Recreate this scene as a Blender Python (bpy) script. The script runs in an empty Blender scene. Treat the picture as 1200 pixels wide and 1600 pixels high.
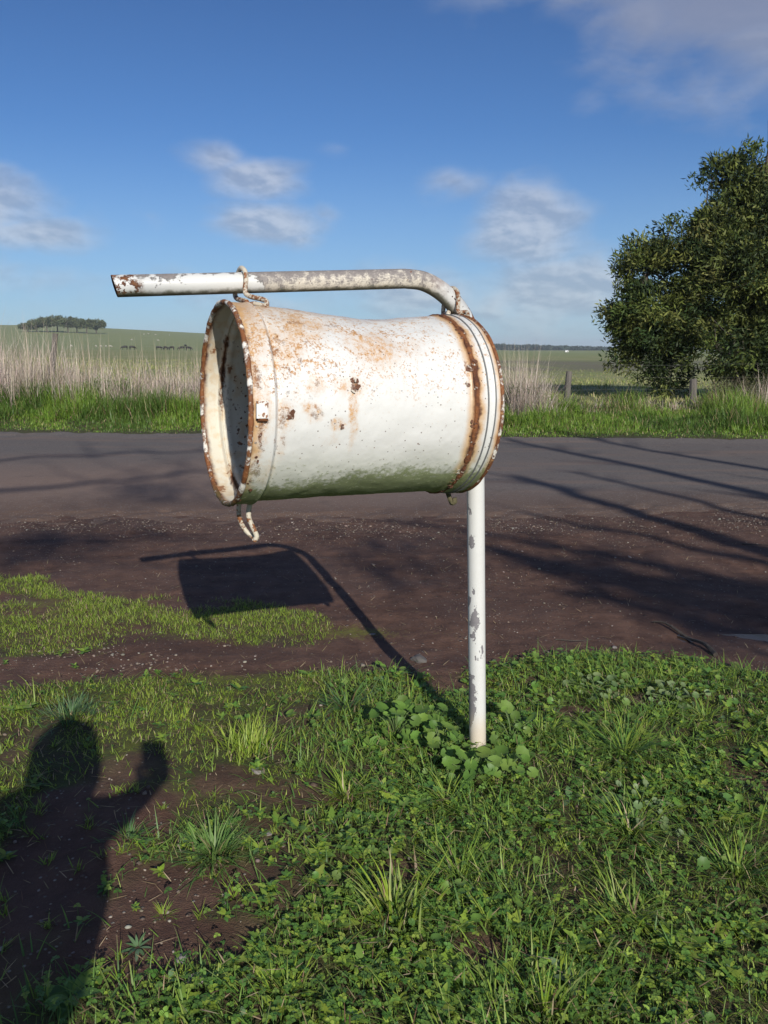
import bpy, bmesh, math, random
import numpy as np
from mathutils import Vector, Matrix

random.seed(7)
RNG = np.random.default_rng(11)
SC = bpy.context.scene
COL = SC.collection
R_ = math.radians

# ------------------------------------------------------------------ camera
CAM_H, PITCH, F_PX = 1.42, R_(11.15), 1294.0
cam_d = bpy.data.cameras.new('camera')
cam_d.sensor_fit = 'VERTICAL'; cam_d.sensor_height = 24.0; cam_d.lens = 24.0 * F_PX / 1600.0
cam_d.clip_start = 0.02; cam_d.clip_end = 9000
cam = bpy.data.objects.new('camera', cam_d); COL.objects.link(cam)
cam.location = (0, 0, CAM_H); cam.rotation_euler = (math.pi / 2 - PITCH, 0, 0)
SC.camera = cam
SC.render.resolution_x = 768; SC.render.resolution_y = 1024

# ------------------------------------------------------------------ light
SUN_EL, SUN_ROT = R_(26.0), R_(163.5)
world = bpy.data.worlds.new('World'); SC.world = world; world.use_nodes = True
sun_d = bpy.data.lights.new('sun', 'SUN'); sun_d.energy = 4.2; sun_d.angle = R_(0.5); sun_d.color = (1.0, 0.95, 0.87)
sun = bpy.data.objects.new('sun', sun_d); COL.objects.link(sun)
SUN_VEC = Vector((math.sin(SUN_ROT) * math.cos(SUN_EL), math.cos(SUN_ROT) * math.cos(SUN_EL), math.sin(SUN_EL)))
sun.rotation_euler = SUN_VEC.to_track_quat('Z', 'Y').to_euler(); sun.location = (6, -20, 12)
SC.view_settings.view_transform = 'Standard'; SC.view_settings.look = 'None'
SC.view_settings.exposure = 0.22; SC.view_settings.gamma = 1.0
SC.cycles.max_bounces = 6; SC.cycles.diffuse_bounces = 3; SC.cycles.transmission_bounces = 4; SC.cycles.transparent_max_bounces = 6

# ------------------------------------------------------------------ node expressions
class E:
    """a socket with arithmetic, so that a material reads like a formula"""
    nt = None
    def __init__(s, sock): s.s = sock
    @staticmethod
    def plug(inp, v):
        if isinstance(v, E): E.nt.links.new(v.s, inp)
        elif isinstance(v, (tuple, list)):
            n = len(inp.default_value)
            inp.default_value = (tuple(v) + (1.0,) * 4)[:n]
        else:
            try: inp.default_value = v
            except Exception: inp.default_value = (v, v, v, 1.0)[:len(inp.default_value)]
    @staticmethod
    def math(op, *a):
        n = E.nt.nodes.new('ShaderNodeMath'); n.operation = op
        for i, v in enumerate(a): E.plug(n.inputs[i], v)
        return E(n.outputs[0])
    def __add__(a, b): return E.math('ADD', a, b)
    def __radd__(a, b): return E.math('ADD', b, a)
    def __sub__(a, b): return E.math('SUBTRACT', a, b)
    def __rsub__(a, b): return E.math('SUBTRACT', b, a)
    def __mul__(a, b): return E.math('MULTIPLY', a, b)
    def __rmul__(a, b): return E.math('MULTIPLY', b, a)
    def __truediv__(a, b): return E.math('DIVIDE', a, b)
def mx(a, b): return E.math('MAXIMUM', a, b)
def mn(a, b): return E.math('MINIMUM', a, b)
def clamp01(a): return mn(mx(a, 0.0), 1.0)
def node(t, **kw):
    n = E.nt.nodes.new(t)
    for k, v in kw.items(): setattr(n, k, v)
    return n
def sm(v, a, b):
    n = node('ShaderNodeMapRange', interpolation_type='SMOOTHSTEP')
    E.plug(n.inputs['Value'], v); n.inputs['From Min'].default_value = a; n.inputs['From Max'].default_value = b
    if a > b:
        n.inputs['From Min'].default_value = b; n.inputs['From Max'].default_value = a
        n.inputs['To Min'].default_value = 1; n.inputs['To Max'].default_value = 0
    return E(n.outputs['Result'])
def noise(vec, scale, detail=4.0, rough=0.55, dist=0.0):
    n = node('ShaderNodeTexNoise'); E.plug(n.inputs['Vector'], vec)
    n.inputs['Scale'].default_value = scale; n.inputs['Detail'].default_value = detail
    n.inputs['Roughness'].default_value = rough; n.inputs['Distortion'].default_value = dist
    return E(n.outputs[0])
def voro(vec, scale, feature='F1'):
    n = node('ShaderNodeTexVoronoi', feature=feature); E.plug(n.inputs['Vector'], vec); n.inputs['Scale'].default_value = scale
    return E(n.outputs['Distance']), E(n.outputs['Color']) if feature == 'F1' else None
def mixc(f, a, b):
    n = node('ShaderNodeMix', data_type='RGBA'); E.plug(n.inputs[0], f)
    for i, v in ((6, a), (7, b)):
        if isinstance(v, E): E.nt.links.new(v.s, n.inputs[i])
        else: n.inputs[i].default_value = tuple(v)[:3] + (1.0,)
    return E(n.outputs[2])
def comb(x, y, z):
    n = node('ShaderNodeCombineXYZ')
    for i, v in enumerate((x, y, z)): E.plug(n.inputs[i], v)
    return E(n.outputs[0])
def sepv(v):
    n = node('ShaderNodeSeparateXYZ'); E.plug(n.inputs[0], v); return [E(o) for o in n.outputs]
def coords(kind='Object'): return E(node('ShaderNodeTexCoord').outputs[kind])
def attr(name, out='Fac'):
    n = node('ShaderNodeAttribute'); n.attribute_name = name; return E(n.outputs[out])
def blob(u, v, cu, cv, ru, rv):
    """1 at the centre falling to 0 at the ellipse's edge"""
    a = (u - cu) / ru; b = (v - cv) / rv
    return mx(1.0 - E.math('SQRT', a * a + b * b), 0.0)

def material(name):
    m = bpy.data.materials.new(name); m.use_nodes = True; E.nt = m.node_tree
    return m, m.node_tree.nodes['Principled BSDF']
def finish(b, color, rough=0.6, bump=None, bdist=0.01, bstr=1.0, metal=None, spec=None):
    E.plug(b.inputs['Base Color'], color); E.plug(b.inputs['Roughness'], rough)
    if metal is not None: E.plug(b.inputs['Metallic'], metal)
    if spec is not None: E.plug(b.inputs['Specular IOR Level'], spec)
    if bump is not None:
        n = node('ShaderNodeBump'); n.inputs['Distance'].default_value = bdist; n.inputs['Strength'].default_value = bstr
        E.plug(n.inputs['Height'], bump); E.nt.links.new(n.outputs[0], b.inputs['Normal'])

# ------------------------------------------------------------------ sky (Nishita with clouds laid out by direction)
def build_world():
    nt = world.node_tree; E.nt = nt
    for n in list(nt.nodes): nt.nodes.remove(n)
    out = node('ShaderNodeOutputWorld'); bg = node('ShaderNodeBackground'); bg.inputs['Strength'].default_value = 0.078
    sky = node('ShaderNodeTexSky', sky_type='NISHITA', sun_disc=False)
    sky.sun_elevation = SUN_EL; sky.sun_rotation = SUN_ROT; sky.air_density = 0.75; sky.dust_density = 0.15; sky.ozone_density = 3.2
    d = E(node('ShaderNodeTexCoord').outputs['Generated']); x, y, z = sepv(d)
    az = E.math('ARCTAN2', x, y); el = E.math('ARCSINE', z)
    deg = 57.29578
    az = az * deg; el = el * deg
    # stretched towards the horizon
    p = comb(az * 0.055, el * 0.11, 0.0)
    n1 = noise(p, 3.0, 10.0, 0.56, 0.2); n2 = noise(comb(az * 0.055 + 9.0, el * 0.11, 3.0), 1.1, 5.0, 0.5, 0.1)
    n3 = noise(comb(az * 0.055 - .02, el * 0.11 - .035, 0.0), 3.0, 6.0, 0.56, 0.2)
    spots = [(25, 21.0, 19, 9.5, 1.5), (11, 22.5, 13, 5.5, 1.0), (29, 14, 8, 7, .7), (-26, 8.6, 9, 3.4, 1.4), (-21.5, 6.9, 6, 2.0, 1.2), (-19, 7.6, 4, 2.4, .55), (-8.0, 10.6, 5.2, 2.3, 1.15), (-11, 11.8, 4, 1.8, .9), (-8.0, 8.0, 6.5, 2.2, 1.25), (-5.5, 7.0, 3.5, 1.6, .7), (-4, 8.6, 3.0, 1.6, .6),
             (-15, 8.2, 2.6, 1.8, .55), (-3, 12.6, 2.2, 1.2, .45), (9.5, 7.4, 7, 5, 1.2), (4.5, 10.6, 4.5, 2.4, .9), (11, 3.6, 11, 4.4, 1.25), (3, 3.6, 11, 3.4, 1.0), (13, 15.0, 3.2, 1.6, .4), (-28, 3.4, 7, 2.0, .6), (-10, 3.2, 22, 3.0, .62), (-26, 4.4, 10, 2.4, .9), (0, 24, 4, 5, .3)]
    m = None
    for (a, e, ra, re, k) in spots:
        b_ = blob(az, el, a, e, ra, re) * k
        m = b_ if m is None else mx(m, b_)
    away = sm(E.math('ABSOLUTE', az), 38.0, 60.0) * 0.55
    m = mx(m, away * sm(el, 0.0, 6.0))
    dens = sm(m * 0.75 + (n1 - 0.5) * 1.15 + (n2 - .5) * .35, 0.17, 0.74)
    dens = dens * sm(m, 0.0, 0.12)
    shade = sm(n3 - n1, -0.09, 0.10)                       # thicker towards the light side
    lit = mixc(shade, (4.0, 4.4, 5.3), (7.4, 7.5, 7.8))
    grey = mixc(sm(az, 5.0, 20.0) * sm(el, 12.0, 20.0), lit, (3.6, 3.75, 4.6))
    hz = sm(el, 14.0, -1.0)
    deep = mixc(sm(el, 36.0, 14.0), (.40, .60, .92), mixc(sm(el, 16.0, 0.0), (.56, .80, 1.04), (.74, .90, 1.0)))
    vm = node('ShaderNodeVectorMath', operation='MULTIPLY'); E.plug(vm.inputs[0], E(sky.outputs[0])); E.nt.links.new(deep.s, vm.inputs[1])
    skyc = mixc(hz * 0.55, E(vm.outputs[0]), (3.3, 4.9, 6.9))
    c = mixc(clamp01(dens * 0.58), skyc, grey)
    E.nt.links.new(c.s, bg.inputs['Color']); nt.links.new(bg.outputs[0], out.inputs['Surface'])
build_world()

# ------------------------------------------------------------------ helpers
def ray(px, py):
    """world direction through a point of the 1200 x 1600 frame, forward component 1 along the optical axis"""
    a = (px - 600) / F_PX; t = (py - 800) / F_PX
    return np.array([a, math.cos(PITCH) - t * math.sin(PITCH), -t * math.cos(PITCH) - math.sin(PITCH)])
CAMP = np.array([0, 0, CAM_H])
def ground_pt(px, py, z=0.0):
    r = ray(px, py); return CAMP + r * ((z - CAM_H) / r[2])
def at_y(px, py, y): r = ray(px, py); return CAMP + r * (y / r[1])
def project(x, y, z):
    dz = z - CAM_H
    zc = y * math.cos(PITCH) - dz * math.sin(PITCH); t = (-dz * math.cos(PITCH) - y * math.sin(PITCH))
    zc = np.where(zc < 0.05, 0.05, zc)
    return 600 + x / zc * F_PX, 800 + t / zc * F_PX

def tag(o, label=None, cat=None, group=None, kind=None):
    for k, v in (('label', label), ('category', cat), ('group', group), ('kind', kind)):
        if v: o[k] = v
    return o
def empty(name, loc, rz=0.0, label=None, cat=None, group=None):
    o = bpy.data.objects.new(name, None); COL.objects.link(o); o.location = loc; o.rotation_euler = (0, 0, rz)
    o.empty_display_size = .1
    return tag(o, label, cat, group)
def link(name, me, parent=None, mat=None, smooth=True):
    o = bpy.data.objects.new(name, me); COL.objects.link(o)
    if parent is not None: o.parent = parent
    if mat is not None: me.materials.append(mat)
    if smooth and len(me.polygons): me.polygons.foreach_set('use_smooth', np.ones(len(me.polygons), bool))
    return o
def np_mesh(name, V, F, col=None, nper=4, uv=None, extra=None):
    """V (n,3), F (m,nper) -> mesh; col per-vertex rgb stored as the attribute 'tint'"""
    me = bpy.data.meshes.new(name); V = np.asarray(V, np.float32); F = np.asarray(F, np.int32)
    me.vertices.add(len(V)); me.vertices.foreach_set('co', V.ravel())
    me.loops.add(F.size); me.loops.foreach_set('vertex_index', F.ravel())
    me.polygons.add(len(F)); me.polygons.foreach_set('loop_start', np.arange(len(F), dtype=np.int32) * F.shape[1])
    me.polygons.foreach_set('loop_total', np.full(len(F), F.shape[1], np.int32))
    if col is not None:
        a = me.color_attributes.new('tint', 'FLOAT_COLOR', 'POINT')
        c = np.ones((len(V), 4), np.float32); c[:, :3] = col; a.data.foreach_set('color', c.ravel())
    if extra:
        for k, v in extra.items():
            a = me.attributes.new(k, 'FLOAT', 'POINT'); a.data.foreach_set('value', np.asarray(v, np.float32).ravel())
    if uv is not None:
        l = me.uv_layers.new(name='UVMap'); l.data.foreach_set('uv', np.asarray(uv, np.float32)[F.ravel()].ravel())
    me.update(calc_edges=True); me.validate()
    return me

# value noise on numpy arrays
def _hash(ix, iy, seed):
    h = (ix.astype(np.int64) * 374761393 + iy.astype(np.int64) * 668265263 + seed * 1442695041) & 0xffffffff
    h = ((h ^ (h >> 13)) * 1274126177) & 0xffffffff
    return ((h ^ (h >> 16)) & 0xffff) / 65535.0
def vnoise(x, y, seed=0):
    ix = np.floor(x); iy = np.floor(y); fx = x - ix; fy = y - iy
    fx = fx * fx * (3 - 2 * fx); fy = fy * fy * (3 - 2 * fy)
    a = _hash(ix, iy, seed); b = _hash(ix + 1, iy, seed); c = _hash(ix, iy + 1, seed); d = _hash(ix + 1, iy + 1, seed)
    return (a * (1 - fx) + b * fx) * (1 - fy) + (c * (1 - fx) + d * fx) * fy
def fbm(x, y, freq, seed=0, octv=4, gain=0.5):
    x = np.asarray(x, float); y = np.asarray(y, float)
    s = 0; a = 1; t = 0
    for k in range(octv):
        s = s + a * vnoise(x * freq + 17.3 * k, y * freq + 9.1 * k, seed + k * 31); t += a; a *= gain; freq *= 2.03
    return s / t
def sst(a, b, x): t = np.clip((np.asarray(x, float) - a) / (b - a), 0, 1); return t * t * (3 - 2 * t)

# ------------------------------------------------------------------ ground height
def road_near(x): return 7.05 + 0.12 * x * (x > 0) + 0.18 * (fbm(x, x * 0, 0.9, 5) - .5) * 2
def road_far(x): return 13.75 - 0.10 * x
def macro(x, y):
    x = np.asarray(x, float); y = np.asarray(y, float)
    z = 0.0 * x
    # verge bank beyond the road, higher on the left
    bank = 0.10 + 0.42 * sst(1.0, -6.0, x)
    rf = road_far(np.clip(x, -30, 30))
    z = z + bank * sst(rf, rf + 6, y)
    # paddock: left side climbs to a low rise, right side falls a little
    a = np.clip((0.15 - x / np.maximum(y, 5)) / 0.50, 0, 1.1)
    z = z + sst(240, 900, y) * 22.0 * a + sst(40, 260, y) * .7 * a
    z = z - 0.55 * sst(22, 60, y) * (1 - a) 
    # road level a little lower than its verges
    z = z - 0.05 * sst(6.2, 7.6, y) * (1 - sst(rf - .6, rf + .2, y))
    return z
def ground_z(x, y):
    z = macro(x, y)
    near = 1 - sst(20, 40, np.abs(y))
    m = 0.05 * (fbm(x, y, 0.8, 3, 3) - .5) + 0.028 * (fbm(x, y, 5, 8, 3) - .5)
    m = m * (1 - 0.8 * sst(6.3, 7.4, y) * (1 - sst(13.0, 14.0, y)))
    pdl = np.exp(-(((x - 1.75) / .55) ** 2 + ((y - 4.05) / .28) ** 2))
    return z + near * m - 0.035 * pdl + 2.0 * (fbm(x, y, .006, 20, 2) - .5) * sst(90, 400, y)

# masks over the near ground, in metres: where grass, moss, gravel lie
BF = [(0, 1078), (150, 1062), (300, 1056), (450, 1046), (600, 1045), (700, 1052), (850, 1026), (1000, 1020), (1100, 1032), (1200, 1056)]
ST = [(0, 900), (60, 908), (110, 925), (300, 936), (420, 944), (500, 962), (570, 985)]
SB = [(0, 1032), (150, 1008), (300, 992), (450, 1004), (570, 992)]
def edge_line(pts):
    P = np.array([ground_pt(*p)[:2] for p in pts]); return P
BFw, STw, SBw = edge_line(BF), edge_line(ST), edge_line(SB)
def bare_spots():
    out = []
    for (px, py, rx, ry, k) in [(120, 1330, 170, 120, 1.0), (250, 1420, 150, 110, .95), (330, 1470, 120, 60, .7), (60, 1470, 120, 90, .7), (190, 1200, 70, 25, .6), (350, 1225, 60, 30, .8), (480, 1235, 80, 25, .7), (430, 1300, 60, 30, .5), (420, 1390, 90, 60, .6), (20, 1170, 50, 40, .5), (470, 1120, 70, 18, .5),
                                (905, 1112, 45, 14, .9), (760, 1480, 60, 35, .8), (1180, 1210, 50, 50, .7), (1150, 1130, 60, 16, .6), (640, 1350, 50, 25, .7), (890, 1400, 50, 30, .4), (1010, 1090, 40, 12, .7), (700, 1065, 40, 14, .9), (830, 1060, 30, 10, .5), (980, 1480, 60, 30, .4), (610, 1210, 30, 16, .4)]:
        p = ground_pt(px, py); q = ground_pt(px + rx, py); r = ground_pt(px, py - ry)
        out.append((p[0], p[1], q[0] - p[0], r[1] - p[1], k))
    return out
BARE = bare_spots()
def grass_mask(x, y):
    wob = 0.10 * (fbm(x, y, 4.5, 41, 3) - .5) * 2
    g = sst(-.05, .10, np.interp(x, BFw[:, 0], BFw[:, 1]) - y + wob)
    for (cx, cy, rx, ry, k) in BARE:
        d = np.sqrt(((x - cx) / rx) ** 2 + ((y - cy) / ry) ** 2) + .55 * (fbm(x, y, 7, 12, 3) - .5) * 2
        g = g * (1 - k * sst(1.05, .6, d))
    wob2 = 0.22 * (fbm(x, y, 3.2, 77, 3) - .5) * 2
    s = sst(-.04, .12, y - np.interp(x, SBw[:, 0], SBw[:, 1]) + wob2) * sst(-.04, .14, np.interp(x, STw[:, 0], STw[:, 1]) - y + wob2) * sst(-.15, -.5, x)
    s = s * sst(.26, .46, fbm(x, y * 1.6, 3.2, 52, 5)) * (.55 + .45 * sst(.35, .6, fbm(x, y, 9, 57, 3)))
    return g, s
def patch(px, py, rx, ry):
    p = ground_pt(px, py); q = ground_pt(px + rx, py); r = ground_pt(px, py - ry)
    def f(x, y): return np.clip(1 - np.sqrt(((x - p[0]) / (q[0] - p[0])) ** 2 + ((y - p[1]) / (r[1] - p[1])) ** 2), 0, 1)
    return f

def grid_axis(parts):
    out = []
    for a, b, n in parts: out.append(np.linspace(a, b, n, endpoint=False))
    return np.concatenate(out + [[parts[-1][1]]])
def geo(a, b, n): return np.geomspace(a, b, n)
def build_ground():
    xs = np.concatenate([-geo(4000, 6, 60)[:-1], np.linspace(-6, -2.2, 60, endpoint=False), np.linspace(-2.2, 2.6, 240, endpoint=False), np.linspace(2.6, 6, 60, endpoint=False), geo(6, 4000, 60)])
    ys = np.concatenate([-geo(80, 1.0, 14), np.linspace(-.6, 1.2, 8, endpoint=False), np.linspace(1.2, 4.2, 200, endpoint=False), np.linspace(4.2, 7.4, 130, endpoint=False), np.linspace(7.4, 13, 30, endpoint=False), np.linspace(13, 24, 90, endpoint=False), geo(24, 5000, 130)])
    X, Y = np.meshgrid(xs, ys); nx, ny = len(xs), len(ys)
    Z = ground_z(X, Y)
    i = np.arange(nx * ny).reshape(ny, nx)
    F = np.stack([i[:-1, :-1], i[:-1, 1:], i[1:, 1:], i[1:, :-1]], -1).reshape(-1, 4)
    g, s = grass_mask(X, Y)
    near = (np.abs(X) < 8) & (Y < 8)
    moss = np.zeros_like(X)
    for (a, b, c, d, k) in [(560, 985, 130, 16, 1.0), (690, 990, 60, 10, .45), (640, 1040, 160, 10, .4), (200, 1165, 60, 22, 1.0), (170, 1020, 160, 14, .5), (380, 1060, 260, 22, .9), (100, 945, 200, 40, .8), (350, 965, 220, 22, .8), (100, 1090, 200, 22, .8), (300, 1130, 200, 30, .6), (60, 1060, 90, 12, .5), (900, 1000, 200, 8, .12), (990, 985, 200, 14, .1)]:
        moss = np.maximum(moss, k * patch(a, b, c, d)(X, Y))
    moss = np.where(near, moss, 0)
    me = np_mesh('ground', np.stack([X, Y, Z], -1).reshape(-1, 3), F, extra={'grassy': np.clip(g + s, 0, 1) * near, 'moss': moss})
    m, b = material('soil_and_paddock')
    P = coords('Object'); x, y, z = sepv(P)
    n1 = noise(P, 1.3, 5, .6); n2 = noise(P, 9, 5, .65); n3 = noise(P, 60, 4, .7); n4 = noise(P, 240, 2, .6)
    soil = mixc(sm(n2, .3, .7), (.070, .034, .022), (.140, .075, .050))
    n5 = noise(comb(x * .5, y * 1.6, 0.0), 1.1, 5, .6)
    soil = mixc(sm(n5, .52, .66) * .6, soil, (.055, .026, .018))
    soil = mixc(sm(n1, .4, .65) * .5, soil, (.115, .068, .052))
    soil = mixc(sm(n3, .56, .72) * .5, soil, (.180, .125, .092))
    # small stones pressed into the dirt
    d1, c1 = voro(P, 70); d2, c2 = voro(P, 26)
    gr, gg, gb = sepv(c1); hr, hg, hb = sepv(c2)
    area = sm(n1 + (n2 - .5) * .3, .44, .60)
    band = sm(y, 5.2, 6.6)
    st1 = sm(d1 + (n3 - .5) * .3, .40, .20) * sm(gr + area * .10 + band * .14, .97, .99)
    st2 = sm(d2, .28, .14) * sm(hr, .93, .95)
    soil = mixc(st1, soil, mixc(gg, (.12, .095, .075), (.34, .30, .25)))
    soil = mixc(st2 * .8, soil, mixc(hg, (.10, .07, .055), (.22, .18, .15)))
    gmask = attr('grassy'); moss_ = attr('moss')
    under = mixc(sm(n2, .35, .65), (.050, .048, .018), (.070, .088, .020))
    c = mixc(gmask * sm(n3 + n2, .65, 1.0) * .9, soil, under)
    mm = sm(moss_ * .85 + (n2 - .5) * 1.3 + (n3 - .5) * 1.5, .34, .85)
    c = mixc(mm * .7, c, mixc(n3, (.075, .095, .010), (.19, .20, .022)))
    # beyond the road: verge thatch then paddock
    f1 = noise(comb(x * .05, y * .012, 0.0), 3.0, 6, .6); f2 = noise(P, 1.6, 5, .7); f3 = noise(comb(x * .4, y * .05, 0.0), 2.0, 4, .7)
    field = mixc(sm(f1, .35, .65), (.185, .220, .065), (.250, .255, .110))
    field = mixc(sm(f2, .35, .7) * .55, field, (.270, .250, .130))
    field = mixc(sm(f3, .5, .7) * .45 * sm(y, 150.0, 30.0), field, (.20, .175, .095))
    rs = sm(x / mx(y, 5.0), .02, .12)
    plough = sm(y, 62, 78) * sm(y, 150, 118) * rs
    field = mixc(plough * sm(f1 + (f2 - .5) * .3, .30, .52) * .65, field, (.120, .100, .080))
    field = mixc(sm(y, 180, 260) * .8, field, mixc(f1 * .6 + f2 * .4, (.180, .215, .070), (.250, .275, .120)))
    verge = mixc(n2, (.045, .050, .018), (.075, .070, .03))
    far = mixc(sm(y, 19, 26), verge, field)
    c = mixc(sm(y, 12.5, 13.6), c, far)
    h = n2 * .5 + n3 * .30 + n4 * .12 + st1 * .25 + st2 * .5
    wet = sm(noise(P, .8, 3, .5), .5, .7) * sm(y, 8.0, 5.0)
    finish(b, c, .88 - wet * .15, h, .03, .8, spec=.35)
    o = link('ground', me, None, m); tag(o, kind='structure')
build_ground()

def build_road():
    xs = np.concatenate([np.linspace(-60, -7, 50, endpoint=False), np.linspace(-7, 7, 320, endpoint=False), np.linspace(7, 60, 51)])
    v = np.concatenate([np.linspace(0, .12, 44, endpoint=False), np.linspace(.12, .9, 60, endpoint=False), np.linspace(.9, 1, 36)])
    X, T = np.meshgrid(xs, v)
    a = 6.7 + .12 * X * (X > 0); a = np.minimum(a, 8.4); b = road_far(np.clip(X, -40, 40)) + .3
    Y = a + (b - a) * T
    en = Y - road_near(np.clip(X, -30, 12)) + .42 * (fbm(X, Y, 5, 61, 4) - .5) * 2
    ef = road_far(np.clip(X, -40, 40)) - Y + .12 * (fbm(X, Y, 4, 63, 3) - .5) * 2
    lift = np.clip(np.minimum(en * .07, ef * .3), -.03, .022)
    Z = ground_z(X, Y) + lift + .006
    nx, ny = len(xs), len(v); i = np.arange(nx * ny).reshape(ny, nx)
    F = np.stack([i[:-1, :-1], i[:-1, 1:], i[1:, 1:], i[1:, :-1]], -1).reshape(-1, 4)
    me = np_mesh('road', np.stack([X, Y, Z], -1).reshape(-1, 3), F)
    m, bs = material('worn_asphalt')
    P = coords('Object'); x, y, z = sepv(P)
    n1 = noise(P, .6, 5, .6); n2 = noise(P, 12, 5, .7); n3 = noise(P, 130, 3, .7)
    stre = noise(comb(x * .25, y * 2.0, 0.0), 1.2, 5, .6)
    c = mixc(n3, (.085, .073, .068), (.180, .160, .147))
    n6 = noise(P, 38, 4, .75); c = mixc(sm(n6, .5, .7) * .5, c, (.20, .185, .175)); c = mixc(sm(n6, .46, .32) * .5, c, (.045, .040, .040))
    dusty = sm(x + (n1 - .5) * 3.0, 2.6, -.8) * sm(y + (n1 - .5) * 2.5, 12.4, 8.8)
    dusty = mx(dusty * .95, sm(stre, .46, .66) * .55)
    edge = sm(y - mx(x, 0.0) * .12 + (n1 - .5) * 1.6 + (n2 - .5) * .5, 8.6, 7.1)
    c = mixc(dusty, c, mixc(n2, (.170, .115, .088), (.245, .178, .142)))
    c = mixc(edge * .8, c, (.125, .078, .056))
    d1, c1 = voro(P, 60); gr, gg, gb = sepv(c1)
    st = sm(d1, .42, .2) * sm(gr + edge * .25 + sm(x, 2.2, 4.0) * sm(y, 9.6, 8.0) * .3, .90, .94)
    c = mixc(st * .85, c, mixc(gg, (.14, .12, .11), (.38, .36, .33)))
    dk = sm(noise(P, 2.4, 4, .6), .60, .72) * .35
    c = mixc(sm(n6, .55, .7) * .30, c, (.26, .22, .19)); c = mixc(sm(n6, .45, .30) * .35, c, (.05, .038, .032))
    c = mixc(dk, c, (.045, .036, .032))
    finish(bs, c, .86, n3 * .5 + n2 * .3 + st * .4, .012, .8, spec=.3)
    o = link('road', me, None, m); tag(o, kind='structure')
    # the water lying in the rut at the right
    c0 = ground_pt(1150, 992); n = 64; rr = RNG.uniform
    V = [(0, 0, 0)]; F = []
    bm = bmesh.new(); ring = []
    ctr = bm.verts.new((0, 0, 0))
    for k in range(n):
        t = 2 * math.pi * k / n
        q = 1 + .16 * math.sin(3 * t + 1) + .08 * math.sin(7 * t) + .03 * math.sin(13 * t + 2)
        ring.append(bm.verts.new((.36 * q * math.cos(t), .12 * q * math.sin(t), 0)))
    for k in range(n): bm.faces.new((ctr, ring[k], ring[(k + 1) % n]))
    me = bpy.data.meshes.new('puddle'); bm.to_mesh(me); bm.free()
    m, bs = material('muddy_water')
    P = coords('Object')
    finish(bs, (.05, .032, .024), .12, noise(P, 9, 2, .5), .004, .35, spec=.35)
    o = link('puddle', me, None, m); o.location = (c0[0], c0[1], float(ground_z(np.array([c0[0]]), np.array([c0[1]]))[0]) - .004)
    tag(o, kind='structure')
build_road()

# ------------------------------------------------------------------ tubes and lathes
def tube(pts, rad, n=16, caps=True, jitter=0.0, seed=0):
    """tube along a polyline with per-point radius; returns V, F(list)"""
    pts = [Vector(p) for p in pts]; m = len(pts)
    if not hasattr(rad, '__len__'): rad = [rad] * m
    bm = bmesh.new(); rings = []
    t0 = (pts[1] - pts[0]).normalized()
    up = Vector((0, 0, 1)) if abs(t0.z) < .9 else Vector((1, 0, 0))
    nrm = (up - t0 * up.dot(t0)).normalized(); rnd = random.Random(seed)
    for i in range(m):
        t = (pts[min(i + 1, m - 1)] - pts[max(i - 1, 0)]).normalized()
        nrm = (nrm - t * nrm.dot(t)).normalized(); bn = t.cross(nrm)
        rings.append([bm.verts.new(pts[i] + (nrm * math.cos(2 * math.pi * k / n) + bn * math.sin(2 * math.pi * k / n)) * rad[i] * (1 + rnd.uniform(-jitter, jitter))) for k in range(n)])
    for i in range(m - 1):
        for k in range(n):
            bm.faces.new((rings[i][k], rings[i][(k + 1) % n], rings[i + 1][(k + 1) % n], rings[i + 1][k]))
    if caps:
        bm.faces.new(list(reversed(rings[0]))); bm.faces.new(rings[-1])
    return bm
def join(bms):
    out = bmesh.new()
    for b in bms:
        me = bpy.data.meshes.new('tmp'); b.to_mesh(me); b.free(); out.from_mesh(me); bpy.data.meshes.remove(me)
    return out
def obj_bm(name, bm, parent=None, mat=None, smooth=True):
    bmesh.ops.recalc_face_normals(bm, faces=bm.faces)
    me = bpy.data.meshes.new(name); bm.to_mesh(me); bm.free()
    o = link(name, me, parent, mat, smooth)
    if smooth:
        try: me.set_sharp_from_angle(angle=R_(40))
        except Exception: pass
    return o
def smooth_path(pts, k=6):
    """Catmull-Rom through the points"""
    P = [np.array(p, float) for p in pts]; P = [2 * P[0] - P[1]] + P + [2 * P[-1] - P[-2]]; out = []
    for i in range(1, len(P) - 2):
        for j in range(k):
            t = j / k; a, b, c, d = P[i - 1:i + 3]
            out.append(.5 * ((2 * b) + (-a + c) * t + (2 * a - 5 * b + 4 * c - d) * t * t + (-a + 3 * b - 3 * c + d) * t ** 3))
    out.append(P[-2]); return out

# ------------------------------------------------------------------ paint materials
def rust_col(n, fine):
    c = mixc(sm(n, .35, .65), (.070, .024, .012), (.215, .078, .024))
    return mixc(sm(fine, .55, .75) * .6, c, (.33, .155, .05))

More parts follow.
